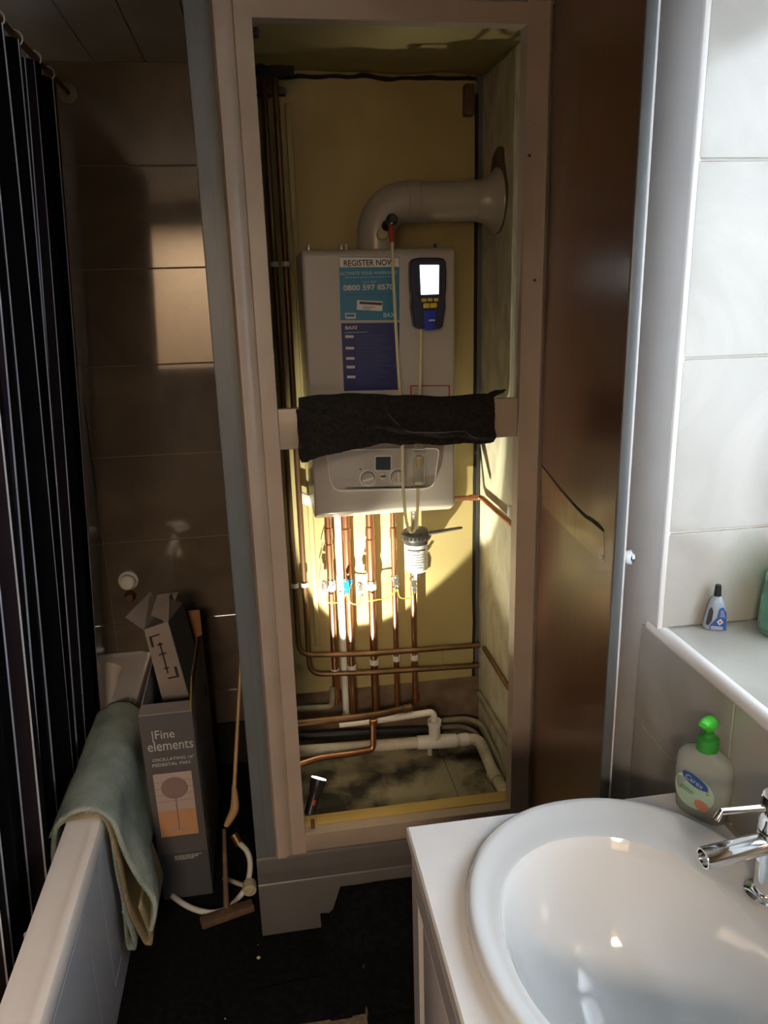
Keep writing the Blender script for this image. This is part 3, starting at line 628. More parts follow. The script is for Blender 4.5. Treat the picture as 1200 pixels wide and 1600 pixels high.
# black & white filter canister with a spanner-like handle
fc = pY(650, 860, 2.215); ft_ = thing('filter_canister', 'black and white filter canister with a flat lever on top', 'filter', Vector((fc.x, 2.215, pY(650, 895, 2.215).z)))
def fz(y): return pY(650, y, 2.215).z
mb = MB().lathe(Vector((fc.x, 2.215, fz(893))), ZV, [(0, .012), (.004, .030), (.012, .0365), (fz(833)-fz(893), .0365)], 40); plabel(mb.build('bowl', 'label_white', ft_), 'white labelled bowl')
z_ = fz(848)
mb = MB().lathe(Vector((fc.x, 2.215, z_)), ZV, [(0, .0372), (.012, .038), (.014, .044), (.022, .046), (.030, .046), (.032, .0385), (.042, .037), (.046, .0300), (.047, .001)], 40); mb.build('screw_cap', 'black_cap', ft_)
mb = MB()
for i in range(24):
    a = 2*math.pi*i/24; c_ = Vector((fc.x+.0458*math.cos(a), 2.215+.0458*math.sin(a), z_+.022)); mb.obox(c_, (-math.sin(a), math.cos(a), 0), ZV, (math.cos(a), math.sin(a), 0), .005, .005, .004)
mb.build('cap_ribs', 'black_cap', ft_, smooth=False)
mb = MB(); l0 = Vector((fc.x+.035, 2.20, z_+.030)); l1 = pY(720, 826, 2.15)
dv = (l1-l0).normalized(); sv = dv.cross(ZV).normalized()
mb.prism([l0+sv*.017, l0-sv*.017, l0+dv*.05-sv*.014, l1-sv*.008, l1+dv*.006, l1+sv*.008, l0+dv*.05+sv*.014], (0, 0, .005)); mb.build('lever', 'black_cap', ft_, bevel=.001)
mb = MB().tube([Vector((fc.x-.003, 2.215, z_+.045)), Vector((fc.x-.003, 2.215, zb_top-.001))], [.012, .012], 16); plabel(mb.build('inlet_stem', 'steel', ft_), 'metal inlet stem')
mb = MB().lathe(Vector((fc.x, 2.215, fz(905))), ZV, [(0, .009), (fz(890)-fz(905), .014)], 20); mb.build('outlet', 'steel', ft_)
lb = MB()
def cylpt(a, z, r): return Vector((fc.x+r*math.sin(a), 2.215-r*math.cos(a), z))
def cylquad(mb, a0, a1, z0_, z1_, r):
    n = 8
    for i in range(n):
        t0, t1 = a0+(a1-a0)*i/n, a0+(a1-a0)*(i+1)/n
        mb.face([mb.bm.verts.new(p) for p in (cylpt(t0, z0_, r), cylpt(t1, z0_, r), cylpt(t1, z1_, r), cylpt(t0, z1_, r))])
cylquad(lb, -1.0, .7, fz(854)-.004, fz(854), .0369)
for i in range(7): cylquad(lb, -1.0, random.uniform(.1, .7), fz(858+i*4), fz(858+i*4)+.0012, .0369)
lb.build('label_print', 'ink', ft_, smooth=False)
# horizontal pipes crossing in front
YH = 2.155
ax = [pY(462, 900, YP), pY(478, 900, YP)]
t1 = pY(413, 110, YB-.05); t2 = pY(432, 112, YB-.05)
def tall(pxt, pxb, label, ybend, hpts, Yv):
    top_ = pY(pxt, 104, Yv); bot_ = pY(pxb, ybend, Yv)
    xx = (top_.x+bot_.x)/2
    return pipe('tall_copper_pipe', label, [(xx, Yv, top_.z), (xx, Yv, bot_.z)]+hpts, .0085, 'copper_old', rad=.045)
pR1 = pY(750, 1008, 2.240); pR2 = pY(748, 1040, 2.240)
tall(413, 465, 'left one of two tall copper pipes, bending right along the cupboard back', 1024, [pY(575, 1022, 2.238), Vector((pR1.x, 2.240, pR1.z))], 2.268)
tall(432, 481, 'right one of two tall copper pipes, bending right below the other', 1054, [pY(580, 1051, 2.238), Vector((pR2.x, 2.240, pR2.z))], 2.268)
pc = []
def clipobj(label, c_, rp, gap=0.0, wall=None, w=.022, m='clip'):
    t = thing('pipe_clip', label, 'pipe clip', Vector(c_), 'white plastic pipe clips')
    c_ = Vector(c_); mb = MB()
    n = 14
    for i in range(n):
        a0, a1 = math.radians(-50+280*i/n), math.radians(-50+280*(i+1)/n)
        q = lambda a, r, dz: c_+Vector((math.cos(a)*r, -math.sin(a)*r*-1 if False else math.sin(a)*r*-1, dz))
        ps = [c_+Vector((math.cos(a)*r, math.sin(a)*r, dz)) for a, r in ((a0+math.pi, rp+.0005), (a1+math.pi, rp+.0005), (a1+math.pi, rp+.0035), (a0+math.pi, rp+.0035)) for dz in (0,)]
        mb.prism([p-ZV*w/2*.6 for p in ps], ZV*w*.6)
    mb.build('clip_ring', m, t, smooth=False)
    if wall: mb = MB().box(c_+Vector((-.008, rp+.002, -w*.3)), Vector((c_.x+.008, wall, c_.z+w*.3))); mb.build('clip_foot', m, t, smooth=False)
    return t
xA = (pY(413, 104, 2.268).x+pY(465, 1024, 2.268).x)/2; xB = (pY(432, 104, 2.268).x+pY(481, 1054, 2.268).x)/2
k1 = clipobj('white clip on the left tall pipe beside the boiler top', (xA, 2.268, pY(430, 413, 2.268).z), .0085, wall=YB)
dup(k1, (xB-xA, 0, 0), 'white clip on the right tall pipe beside the boiler top', 'white plastic pipe clips')
dz = pY(463, 918, 2.25).z-pY(430, 413, 2.25).z
dup(k1, (0, 0, dz), 'white clip on the left tall pipe, level with the earth clamps', 'white plastic pipe clips')
dup(k1, (xB-xA, 0, dz), 'white clip on the right tall pipe, level with the earth clamps', 'white plastic pipe clips')
for key, py, lb_ in ((1, 912, 'white clip on the leftmost copper pipe under the boiler, at the earth clamps'), (3, 916, 'white clip on the thick centre copper pipe, at the earth clamps'),
                 (1, 1043, 'white clip low on the leftmost copper pipe under the boiler'), (2, 1040, 'white clip low on the copper pipe that carries the blue tag'),
                 (3, 1034, 'white clip low on the thick centre copper pipe'), (4, 1032, 'white clip low on the thin fourth copper pipe')):
    rp = {1: .0112, 2: .0112, 3: .0125, 4: .0088}[key]
    clipobj(lb_, (PX[key], YP, pY(580, py, YP).z+(0 if key != 1 else 0)), rp, wall=YB, w=.03)
clipobj('white clip low on the rightmost copper pipe', (a5.x, YP, pY(645, 1027, YP).z), .0092, wall=YB, w=.03)
# earth clamps and wires
def clamp(px, py, key, label, m='steel', r=.0112, Y=YP):
    xx = PX[key] if key in PX else a5.x; c_ = Vector((xx, Y, pY(px, py, Y).z)); dx = pY(px, py, Y-.02).x-xx
    t = thing('earth_clamp', label, 'earth clamp', c_, 'earth clamps on the copper pipes')
    mb = MB().lathe(c_-ZV*.007, ZV, [(0, r), (0, r+.0025), (.014, r+.0025), (.014, r)], 20, cap=False); mb.build('strap', m, t)
    s0 = c_+Vector((dx, -r-.010, 0))
    mb = MB().obox(s0+Vector((0, .002, -.004)), (1, .1, .1), (0, .2, 1), (0, 1, 0), .018, .026, .010, bev=.002); mb.build('terminal_block', m, t, smooth=False)
    mb = MB().obox(s0+Vector((.002, -.001, -.026)), (1, .0, .1), (.1, .0, 1), (0, 1, 0), .016, .028, .002, bev=.0006); mb.build('warning_tag', m, t, smooth=False)
    mb = MB().lathe(s0+Vector((-.002, -.002, .012)), (.2, -1, .3), [(0, .0055), (.006, .0055), (.007, .004), (.014, .004)], 12); mb.build('screw', 'steel', t)
    return s0
w0 = clamp(507, 910, 1, 'silver earth clamp on the leftmost copper pipe')
w1 = clamp(541, 908, 2, 'bright blue earth clamp on the second copper pipe', m='blue_clamp')
w2 = clamp(562, 912, 3, 'silver earth clamp left of the thick centre copper pipe', r=.0125)
w3 = clamp(619, 903, 4, 'crumpled silver earth clamp on the thin fourth copper pipe', r=.0088)
w4 = clamp(646, 906, 5, 'crumpled silver earth clamp just below the filter canister', r=.0092)
for a, b, px, py, l in ((w0, w1, 520, 942, 'green and yellow earth wire between the left silver clamp and the blue clamp'), (w1, w2, 555, 944, 'green and yellow earth wire from the blue clamp to the next silver clamp'),
                     (w2, w3, 590, 937, 'green and yellow earth wire sagging across the thick centre pipe'), (w3, w4, 633, 935, 'green and yellow earth wire between the two right crumpled clamps')):
    a = a+Vector((.004, -.004, -.030)); b = b+Vector((-.002, -.004, -.030)); m_ = pY(px, py, YP-.03)
    m1 = (a+m_)/2+Vector((-.006, 0, -.010)); m2 = (b+m_)/2+Vector((.006, 0, -.010))
    tag(MB().tube(spline([a, m1, m_, m2, b]), .0019, 8).build('earth_wire', 'earth_wire'), l, 'wire', 'green and yellow earth wires')
tag(MB().tube(spline([pY(499, 905, 2.26), pY(503, 860, 2.29), pY(502, 845, 2.294), pY(508, 835, 2.28)]), .0015, 8).build('thin_cable', 'cream_plastic'), 'thin loose cable curling behind the leftmost copper pipe', 'cable')
# pipe leaving right of the boiler and following the side wall
q0 = pY(690, 779, 2.25); q1 = pX(757, 777, .650); q1.y = 2.25; q2 = pX(803, 822, .650)
q0.z = q1.z = pY(730, 778, 2.25).z
pipe('copper_pipe', 'copper pipe leaving the right side of the boiler and turning along the side wall', [q0, Vector((.650, 2.25, q0.z)), Vector((.650, q2.y, q2.z))], .0078, 'copper', rad=.02, collars=[(Vector((.628, 2.25, q0.z)), XV, .03, .0098)])
q3 = pX(801, 800, .652); tag(MB().obox(q3+Vector((0, .01, 0)), YV, ZV, XV, .02, .03, .02, bev=.002).build('pipe_clip', 'clip'), 'pipe clip on the right wall near the front edge', 'pipe clip', 'white plastic pipe clips')
a = pX(756, 1012, .652); b = pX(801, 1085, .652)
pipe('copper_pipe', 'thin copper pipe slanting along the right cupboard wall towards the front', [Vector((.560, 2.20, pR1.z)) if False else a, b], .0075, 'copper_old')
a = pX(748, 1084, .648); b = pX(799, 1170, .648)
pipe('grey_pipe', 'grey painted pipe slanting along the foot of the right cupboard wall', [a, b], .011, 'grey_pipe')
# left small saddle piece by the boiler
tag(MB().obox(pY(478, 780, 2.272), (1, 0, -.5), ZV, YV, .03, .035, .01, bev=.002).build('pipe_saddle', 'clip'), 'white saddle clip left of the boiler bottom', 'pipe clip', 'white plastic pipe clips')
# tangle at the bottom
pipe('copper_pipe', 'thick copper pipe lying across the bottom pipes at the left', [pY(440, 1133, 2.10), pY(560, 1121, 2.12), pY(595, 1116, 2.13), pY(642, 1105, 2.16)], .0112, 'copper_old', collars=[(pY(636, 1107, 2.155), pY(642, 1105, 2.16)-pY(595, 1116, 2.13), .03, .0135)])
pipe('plastic_pipe', 'white overflow pipe with an elbow dropping into the waste tee', [pY(530, 1132, 2.16), pY(600, 1124, 2.16), pY(640, 1118, 2.155), pY(678, 1112, 2.15), pY(678, 1146, 2.15)], .0108, 'white_pipe', rad=.02)
wp = thing('waste_pipe', 'wide dusty white waste pipe with a tee along the cupboard floor', 'waste pipe', pY(600, 1172, 2.16))
e0 = pY(440, 1176, 2.14); e1 = pY(655, 1160, 2.15); e2_ = pY(742, 1153, 2.15)
MB().tube([e0, e1], .0185, 24).build('pipe', 'waste_pipe', wp)
MB().tube([e1-XV*.006, pY(712, 1157, 2.15)], .0225, 24).build('tee_body', 'white_pipe', wp)
tz = pY(679, 1156, 2.15); MB().lathe(tz, ZV, [(0, .019), (.055, .019), (.056, .0225), (.072, .0225), (.072, .0195), (.050, .0195), (.050, .001)], 28, cap=False).build('tee_socket', 'white_pipe', wp)
MB().tube([tz+Vector((-.017, -.004, -.01)), tz+Vector((-.017, -.004, -.050))], .008, 12).build('tee_stub', 'waste_pipe', wp)
fe = pY(786, 1236, 1.90)
MB().tube(arc([pY(712, 1157, 2.15), Vector((e2_.x+.012, 2.145, e2_.z)), Vector((fe.x+.0, 1.99, -1.448+H)), Vector((fe.x+.006, 1.885, -1.448+H))], .035), .0185, 24).build('pipe', 'waste_pipe', wp)
MB().tube([pY(718, 1157, 2.15), pY(731, 1155, 2.15)], .0215, 24).build('coupling', 'white_pipe', wp)
MB().tube([Vector((fe.x-.002, 2.00, -1.447+H)), Vector((fe.x+.003, 1.96, -1.448+H))], .0225, 24).build('coupling', 'waste_pipe', wp)
pipe('copper_pipe', 'copper pipe dropping in front of the waste pipe and running out left', [pY(583, 1124, 2.11), pY(583, 1172, 2.09), pY(548, 1178, 2.07), pY(500, 1184, 2.05), pY(462, 1196, 2.02)], .0095, 'copper', rad=.02, collars=[(pY(583, 1128, 2.11), ZV, .02, .0125)])
pipe('grey_pipe', 'grey pipe curving round the back right corner behind the waste pipe', [pY(690, 1126, 2.24), pY(728, 1122, 2.24), pY(752, 1130, 2.20), pY(775, 1175, 2.08), pY(799, 1232, 1.95)], .009, 'grey_pipe', rad=.06)
pipe('grey_pipe', 'second grey pipe just below the one curving round the back right corner', [pY(690, 1136, 2.25), pY(722, 1134, 2.25), pY(744, 1144, 2.21), pY(765, 1184, 2.11), pY(790, 1240, 1.97)], .008, 'grey_pipe', rad=.06)
pipe('grey_pipe', 'dull pipe with an elbow at the back left behind the pipe tangle', [pY(455, 1108, 2.24), pY(519, 1104, 2.24), pY(519, 1075, 2.24)], .0095, 'grey_pipe', rad=.018)
pipe('black_pipe', 'black pipe lying along the back of the cupboard floor', [pY(440, 1152, 2.24), pY(560, 1146, 2.24), pY(690, 1140, 2.26)], .014, 'black_plastic')
tag(MB().box(P3(.535, YB-.004, -1.215), P3(.640, YB+.0, -1.165)).build('wall_patch', 'panel', smooth=False), 'cream board offcut low on the cupboard back, right of the pipes', 'board')
# ------------------------------------------------------------------ torch
aim = Vector((.29, .375, .70)).normalized()
tl = P3(.080, 1.925, -1.338)
to = thing('work_torch', 'black torch standing lit in the left corner of the cupboard floor', 'torch', P3(.06, 1.91, -1.475))
s_ = aim.cross(YV).normalized()
MB().lathe(tl-aim*.105, aim, [(0, .012), (.004, .016), (.055, .016), (.070, .019), (.085, .0225), (.102, .0235), (.1025, .0215), (.099, .0205)], 28, cap=False).build('body', 'black_plastic', to)
MB().lathe(tl-aim*.0025, aim, [(0, .0215), (.002, .0215)], 28).build('lens', 'torch_lens', to)
MB().obox(tl-aim*.060+Vector((0, -.016, 0)), s_, aim, YV, .010, .016, .006, bev=.002).build('switch', 'red_plastic', to)
ft0 = tl-aim*.105
MB().lathe(Vector((ft0.x, ft0.y, H-1.475)), ZV, [(0, .022), (.008, .022), (.014, .014), (max(.02, ft0.z-(H-1.475)+.004), .012)], 24).build('foot', 'black_plastic', to)
ld = bpy.data.lights.new('torch_beam', 'SPOT'); ld.energy = 72; ld.color = (1.0, .93, .74); ld.spot_size = math.radians(46); ld.spot_blend = .18; ld.shadow_soft_size = .006
lo = bpy.data.objects.new('torch_beam', ld); COL.objects.link(lo); lo.location = tl+aim*.008; lo.rotation_euler = aim.to_track_quat('-Z', 'Y').to_euler()
l3 = bpy.data.lights.new('torch_core', 'SPOT'); l3.energy = 110; l3.color = (1.0, .95, .80); l3.spot_size = math.radians(25); l3.spot_blend = .9; l3.shadow_soft_size = .006
lo3 = bpy.data.objects.new('torch_core', l3); COL.objects.link(lo3); lo3.location = tl+aim*.009; lo3.rotation_euler = (P3(.29, YB, -.72)-tl).to_track_quat('-Z', 'Y').to_euler()
l2 = bpy.data.lights.new('torch_spill', 'SPOT'); l2.energy = 14; l2.color = (1.0, .93, .74); l2.spot_size = math.radians(58); l2.spot_blend = .5; l2.shadow_soft_size = .010
lo2 = bpy.data.objects.new('torch_spill', l2); COL.objects.link(lo2); lo2.location = tl+aim*.010; lo2.rotation_euler = Vector((.55, .03, .95)).to_track_quat('-Z', 'Y').to_euler()
# ------------------------------------------------------------------ charcoal towel on the rail
Y0 = YF-.004
topz = lambda x_: -.238+.012*math.sin((x_-.07)*7)+.0
def tw(u_, v_):
    """u along the rail, v from the back hem over the top to the front hem"""
    xl, xr = .078, .548
    if v_ < .28:                           # behind the rail
        t = v_/.28; z = -.30+t*.045; y = YF+.024; x_ = xl+u_*(xr-xl)
    elif v_ < .42:
        t = (v_-.28)/.14; z = -.255+.022*math.sin(t*math.pi)+.0*t; y = YF+.024-t*.036; x_ = xl+u_*(xr-xl)
    else:
        t = (v_-.42)/.58; x_ = xl+u_*(xr-xl)
        zb_ = -.372+.030*min(1, u_/.42) if u_ < .42 else -.342-.010*(u_-.42)
        z = -.255+t*(zb_+.255); y = YF-.012-.010*math.sin(t*2.2)
        y -= .010*math.exp(-((t-(.25+.55*u_))/.10)**2)*min(1, max(0, u_*3))          # diagonal fold
        y -= .007*noise.noise(Vector((u_*7, t*3, 1)))
        x_ += .004*noise.noise(Vector((t*3, u_*2, 5)))-(.004*t if u_ > .5 else -.002*t)
    z += .0045*noise.noise(Vector((u_*9, 3, v_*2)))+.008*math.sin(u_*5+.6)*(1 if .1 < v_ < .9 else .6)-.004
    y -= .0015*noise.noise(Vector((u_*40, v_*40, 0)))
    return P3(x_, y, z)
td = thing('charcoal_towel', 'charcoal grey towel draped over the rail in front of the boiler', 'towel', P3(.31, YF-.02, -.37))
mb = MB(); mb.grid(tw, 110, 70); mb.build('towel_cloth', 'towel_dark', td, solid=.009, offs=0)
tip = [tw(.985, .36), tw(1.0, .36)+Vector((.010, .004, .006)), tw(1.0, .36)+Vector((.026, .006, .008)), tw(1.0, .36)+Vector((.034, .008, .012))]
MB().tube(tip, [.008, .007, .004, .002], 10).build('corner_tip', 'towel_dark', td)
def hemp(px, py):                                 # seam follows the cloth face
    q = pY(px, py, YF-.03); u_ = (q.x-.078)/.47; best = min(((tw(u_, .42+.58*k/60)-q).length, k) for k in range(61))[1]
    w_ = tw(u_, .42+.58*best/60); return w_+Vector((0, -.0062, 0))
MB().tube(spline([hemp(*p) for p in ((606, 645), (622, 664), (640, 673), (662, 677), (690, 675), (715, 671), (728, 672), (738, 681), (748, 688))], 6), .0011, 6).build('seam', 'towel_hem', td)
MB().tube([tw(.003, .42+.58*k/20)+Vector((-.003, .006, 0)) for k in range(21)]+[tw(.003, 1)+Vector((.01, .008, 0))], .0065, 8).build('side_hem', 'towel_dark', td)
# ------------------------------------------------------------------ bath
BT = -1.222; bX = -.465; bIn = -.547
ba = thing('bathtub', 'white bathtub along the left side behind the striped curtain', 'bath', P3(-.85, 1.8, -H))
def rrect(x0_, x1_, y0_, y1_, z_, r_, n=8):
    out = []
    for cx, cy, a0 in ((x1_-r_, y1_-r_, 0), (x0_+r_, y1_-r_, 90), (x0_+r_, y0_+r_, 180), (x1_-r_, y0_+r_, 270)):
        for k in range(n+1): a = math.radians(a0+90*k/n); out.append(P3(cx+r_*math.cos(a), cy+r_*math.sin(a), z_))
    return out
bx_0, by0, by1 = XL+.008, .93, YT-.010
rs = [rrect(bx_0, bX-.012, by0+.01, by1, BT-.050, .02), rrect(bx_0, bX, by0, by1, BT-.045, .025), rrect(bx_0, bX, by0, by1, BT-.012, .025), rrect(bx_0, bX-.004, by0+.004, by1, BT-.003, .025), rrect(bx_0, bX-.014, by0+.01, by1, BT+.001, .03),
      rrect(bx_0+.02, bX-.024, by0+.03, by1-.01, BT-.001, .03), rrect(bx_0+.03, bX-.040, by0+.05, by1-.03, BT-.004, .04), rrect(bx_0+.05, bX-.066, by0+.08, by1-.05, BT-.001, .06), rrect(bx_0+.055, bIn-.004, by0+.09, by1-.06, BT-.003, .08), rrect(bx_0+.06, bIn-.012, by0+.10, by1-.065, BT-.02, .09),
      rrect(bx_0+.09, bIn-.05, by0+.18, by1-.10, BT-.25, .12), rrect(bx_0+.13, bIn-.09, by0+.26, by1-.14, BT-.36, .12), rrect(bx_0+.20, bIn-.15, by0+.35, by1-.22, BT-.385, .10)]
MB().rings(rs, cap0=False).build('tub', 'bath', ba)
# moulded side panel with routed rectangles
pA = pX(134, 1422, -.465); pB = pX(183, 1539, -.465)
mb = MB(); gx = -.468
zb0, zb1 = -H+.002, BT-.047
mb.box(P3(gx-.014, by0+.02, zb0), P3(gx-.006, by1-.01, zb1)); gp = .0035
def piece(y0_, y1_, z0_, z1_): mb.box(P3(gx-.0065, y0_+gp, z0_+gp), P3(gx, y1_-gp, z1_-gp), bev=.0022)
ca, cb, cd, ce = by0+.05, pA.y, pB.y-.005, YT-.42; zl, zh = pB.z-H, pA.z-H
piece(ca, cb, zl, zh); piece(cd, ce, zl, zh)
for a_, b_, c__, d__ in ((by0+.02, by1-.01, zb0, zl), (by0+.02, by1-.01, zh, zb1), (by0+.02, ca, zl, zh), (cb, cd, zl, zh), (ce, by1-.01, zl, zh)):
    mb.box(P3(gx-.0065, a_, c__), P3(gx, b_, d__))
mb.build('side_panel', 'bath_panel', ba, smooth=False)
# sage towel over the bath edge
tg = thing('sage_towel', 'sage green bath towel folded over the bath edge', 'towel', P3(-.46, 2.0, -1.6))
def sg(u_, v_):
    """u: near hem -> far hem, v: inside -> over the rim -> outside"""
    y = 1.682+u_*.51
    puff = .012+.010*math.sin(u_*3)+.004*noise.noise(Vector((u_*5, v_*5, 2)))
    pathpts = [(-.605, -1.40), (-.598, -1.33), (-.582, -1.262), (-.552, -1.240), (-.520, -1.232), (-.490, -1.238), (-.462, -1.268), (-.445, -1.33), (-.418+.012*math.sin(u_*9), -1.41), (-.400+.016*math.sin(u_*8+1), -1.48), (-.412+.012*math.sin(u_*7+1), -1.545+.02*u_)]
    n = len(pathpts)-1; t = v_*n; i = min(int(t), n-1); f = t-i
    p0, p1, p2, p3 = pathpts[max(i-1, 0)], pathpts[i], pathpts[i+1], pathpts[min(i+2, n)]
    g_ = lambda k: .5*(2*p1[k]+(p2[k]-p0[k])*f+(2*p0[k]-5*p1[k]+4*p2[k]-p3[k])*f*f+(3*p1[k]-p0[k]-3*p2[k]+p3[k])*f**3)
    x_, z_ = g_(0), g_(1)
    if v_ > .6: x_ -= .030*(v_-.6)/.4*min(1, u_*1.6)
    if v_ > .6: y += .03*(v_-.6)*(-1)*(1-u_)*2; z_ -= (v_-.6)*.04*u_
    x_ += .017+.004*noise.noise(Vector((u_*6, v_*6, 0))); z_ += .043*max(0, min(1, (1-v_)*3))+.005*noise.noise(Vector((u_*5, v_*4, 9)))+.006*u_*(1 if .3 < v_ < .6 else .3)
    return P3(x_, y, z_)
mb = MB(); mb.grid(sg, 50, 60); mb.build('towel_cloth', 'towel_green', tg, solid=.010, offs=1)
def layer(offx, yoff, drop, name, m, x1_):
    """inner folded layers seen at the near end: a strip that loops back at the bottom"""
    pts = [(-.600+offx, -1.30), (-.575, -1.258+offx*.3), (-.520, -1.246), (-.482, -1.252), (-.466+offx*.2, -1.30), (-.455+offx, -1.40), (-.440+offx, -1.50), (x1_, drop), (x1_+.012, drop-.012), (x1_+.022, drop-.002), (x1_+.016, drop+.06), (x1_+.006, drop+.12)]
    pts = [(a+.017*(1 if k_ < 6 else .4), b+.043*(1 if k_ < 5 else .5 if k_ < 7 else 0)) for k_, (a, b) in enumerate(pts)]
    sp = spline([P3(a, 0, b) for a, b in pts], 5)
    mb = MB(); mb.grid(lambda u_, v_: sp[min(int(round(v_*(len(sp)-1))), len(sp)-1)]+Vector((0, 1.680+yoff+u_*.24-.05*max(0, v_-.5), .0)), 8, len(sp)-1)
    return mb.build(name, m, tg, solid=.005, offs=0)
plabel(layer(.0, .004, -1.585, 'folded_layer', 'towel_under', -.412), 'ochre underside fold')
plabel(layer(-.012, .012, -1.600, 'folded_layer', 'towel_green', -.455), 'inner green fold')
# ------------------------------------------------------------------ shower curtain and rail
rod = thing('curtain_rail', 'thin curtain rail below the ceiling carrying the striped curtain', 'curtain rail', P3(-.515, 1.5, .60))
MB().tube([P3(-.515, -.9, .598), P3(-.515, YT-.008, .598)], .008, 16).build('rail_tube', 'copper_old', rod)
MB().lathe(P3(-.515, YT-.007, .598), -YV, [(0, .028), (.006, .028), (.012, .016)], 24).build('end_bracket', 'grey_pipe', rod)
CN = 300; CY0, CY1 = 1.03, 2.50
def cpath(t, z):
    """plan position of the fabric at parameter t (0 near .. 1 far)"""
    hgt = (z-.58)/(-1.50-.58); hgt = max(0, min(1, hgt))
    amp = .020+.016*hgt; ph = t*2*math.pi*10
    y = CY0+(CY1-CY0)*t + .012*math.sin(ph*.5+1)
    xx = -.515-.135*hgt**1.1 + amp*math.sin(ph+.9*math.sin(t*11)+.5*hgt*math.sin(t*23))+.010*math.sin(t*29+2)*hgt
    y += .010*math.cos(ph)
    return xx, y
mb = MB(); NZ = 30; uvs = []; s_acc = 0; prev = None
for i in range(CN+1):
    q = cpath(i/CN, -.3)
    if prev: s_acc += math.hypot(q[0]-prev[0], q[1]-prev[1])
    uvs.append(s_acc); prev = q
V_ = [[mb.bm.verts.new(P3(*cpath(i/CN, z), z-(.012*math.sin(i/CN*2*math.pi*10*.5)**2 if j == 0 else 0))) for j, z in enumerate([.578-2.05*jj/NZ for jj in range(NZ+1)])] for i in range(CN+1)]
uvl = mb.bm.loops.layers.uv.new('UVMap')
for i in range(CN):
    for j in range(NZ):
        f = mb.face((V_[i][j], V_[i+1][j], V_[i+1][j+1], V_[i][j+1]))
        for lp, (a, b) in zip(f.loops, ((i, j), (i+1, j), (i+1, j+1), (i, j+1))): lp[uvl].uv = (uvs[a], b/NZ)
cu = thing('shower_curtain', 'black shower curtain with thin white stripes hanging inside the bath', 'shower curtain', P3(-.55, 1.4, -1.47))
mb.build('curtain_cloth', 'curtain', cu, fixn=False)
for i in range(10):
    t = (i+.5)/10; x_, y_ = cpath(t, .57); c_ = P3(-.515, y_, .596)
    ring = [c_+Vector((.0165*math.cos(a), 0, .0165*math.sin(a)-.002)) for a in [k*2*math.pi/16 for k in range(16)]]
    MB().tube(ring, .0018, 6, closed=True).build('curtain_ring', 'white_pipe', cu)
# shower fitting on the far wall
sv = thing('shower_fitting', 'round white shower fitting on the tiled wall above the small carton', 'shower fitting', pY(201, 906, YT))
c_ = pY(201, 906, YT-.007); MB().lathe(c_, -YV, [(0, .034), (.010, .034), (.016, .028), (.034, .026), (.040, .020)], 28).build('dial', 'white_pipe', sv)
c_ = pY(204, 930, YT-.007); MB().lathe(c_, -YV, [(0, .020), (.02, .018), (.03, .012)], 20).build('outlet', 'copper_old', sv)
# ------------------------------------------------------------------ fan box with the small carton in it
fb = thing('fan_carton', 'tall grey pedestal fan box beside the bath, its top open', 'cardboard box', P3(-.326, 2.2, -H))
x0_, x1_, y0_, y1_, zt_ = -.398, -.256, 1.965, 2.42, -1.082
t_ = .004
lean = Matrix.Rotation(math.radians(3.5), 3, 'X'); pv = P3(-.33, 1.965, -H)
def tr(p): return lean @ (Vector(p)-pv) + pv
def fbox(a, b, name, m, par=None, **k):
    mb = MB().box(a, b, lean, pv); return mb.build(name, m, par or fb, smooth=False, **k)
fr_ = fbox(P3(x0_, y0_, -H+.001), P3(x1_, y0_+t_, zt_), 'front_face', 'box_grey')
fbox(P3(x1_-t_, y0_+t_, -H+.001), P3(x1_, y1_-t_, zt_), 'side_face', 'box_side')
fbox(P3(x0_, y0_+t_, -H+.001), P3(x0_+t_, y1_-t_, zt_), 'side_face', 'box_side')
fbox(P3(x0_, y1_-t_, -H+.001), P3(x1_, y1_, zt_+.085), 'back_face', 'card_brown')
fbox(P3(x0_+.001, y0_+.001, zt_), P3(x1_-.001, y0_+.052, zt_+.003), 'front_flap', 'card_white')
# raised side flap with a lime printed end
mb = MB().prism([tr(P3(x1_-.001, y0_+.004, zt_)), tr(P3(x1_-.001, y0_+.10, zt_+.050)), tr(P3(x1_-.001, y1_-.12, zt_+.050)), tr(P3(x1_-.001, y1_-.02, zt_))], (-.003, 0, 0)); mb.build('side_flap', 'card_brown', fb, smooth=False)
mb = MB().prism([tr(P3(x1_-.0045, y0_+.010, zt_+.002)), tr(P3(x1_-.0045, y0_+.096, zt_+.048)), tr(P3(x1_-.0045, y0_+.17, zt_+.048)), tr(P3(x1_-.0045, y0_+.17, zt_+.004))], (-.0006, 0, 0)); plabel(mb.build('printed_corner', 'lime', fb, smooth=False), 'lime green printed corner')
# front artwork
ftn = lean @ Vector((0, -1, 0)); fup = lean @ ZV
def fp(sx, sz, off=.0006):
    """front face coordinates: sx 0..1 across, sz 0..1 up"""
    return tr(P3(x0_+sx*(x1_-x0_), y0_, -H+sz*(H+zt_)))+ftn*off
def fq(a, b, c_, d, name, m, par, off=.0006):
    mb = MB().prism([fp(a, b, off), fp(c_, b, off), fp(c_, d, off), fp(a, d, off)], -ftn*.0004); return mb.build(name, m, par, smooth=False)
fq(0.005, .002, .995, .26, 'printed_band', 'box_teal', fr_)
fw, fh = (x1_-x0_), (H+zt_)
text('lettering', '|Fine', 'print_light', fr_, fp(.42, .895, .001), XV, fup, fw*.42, .036)
text('lettering', 'elements', 'print_light', fr_, fp(.53, .845, .001), XV, fup, fw*.86, .032)
text('lettering', 'OSCILLATING 16"', 'print_light', fr_, fp(.55, .775, .001), XV, fup, fw*.80, .010, bold=.01)
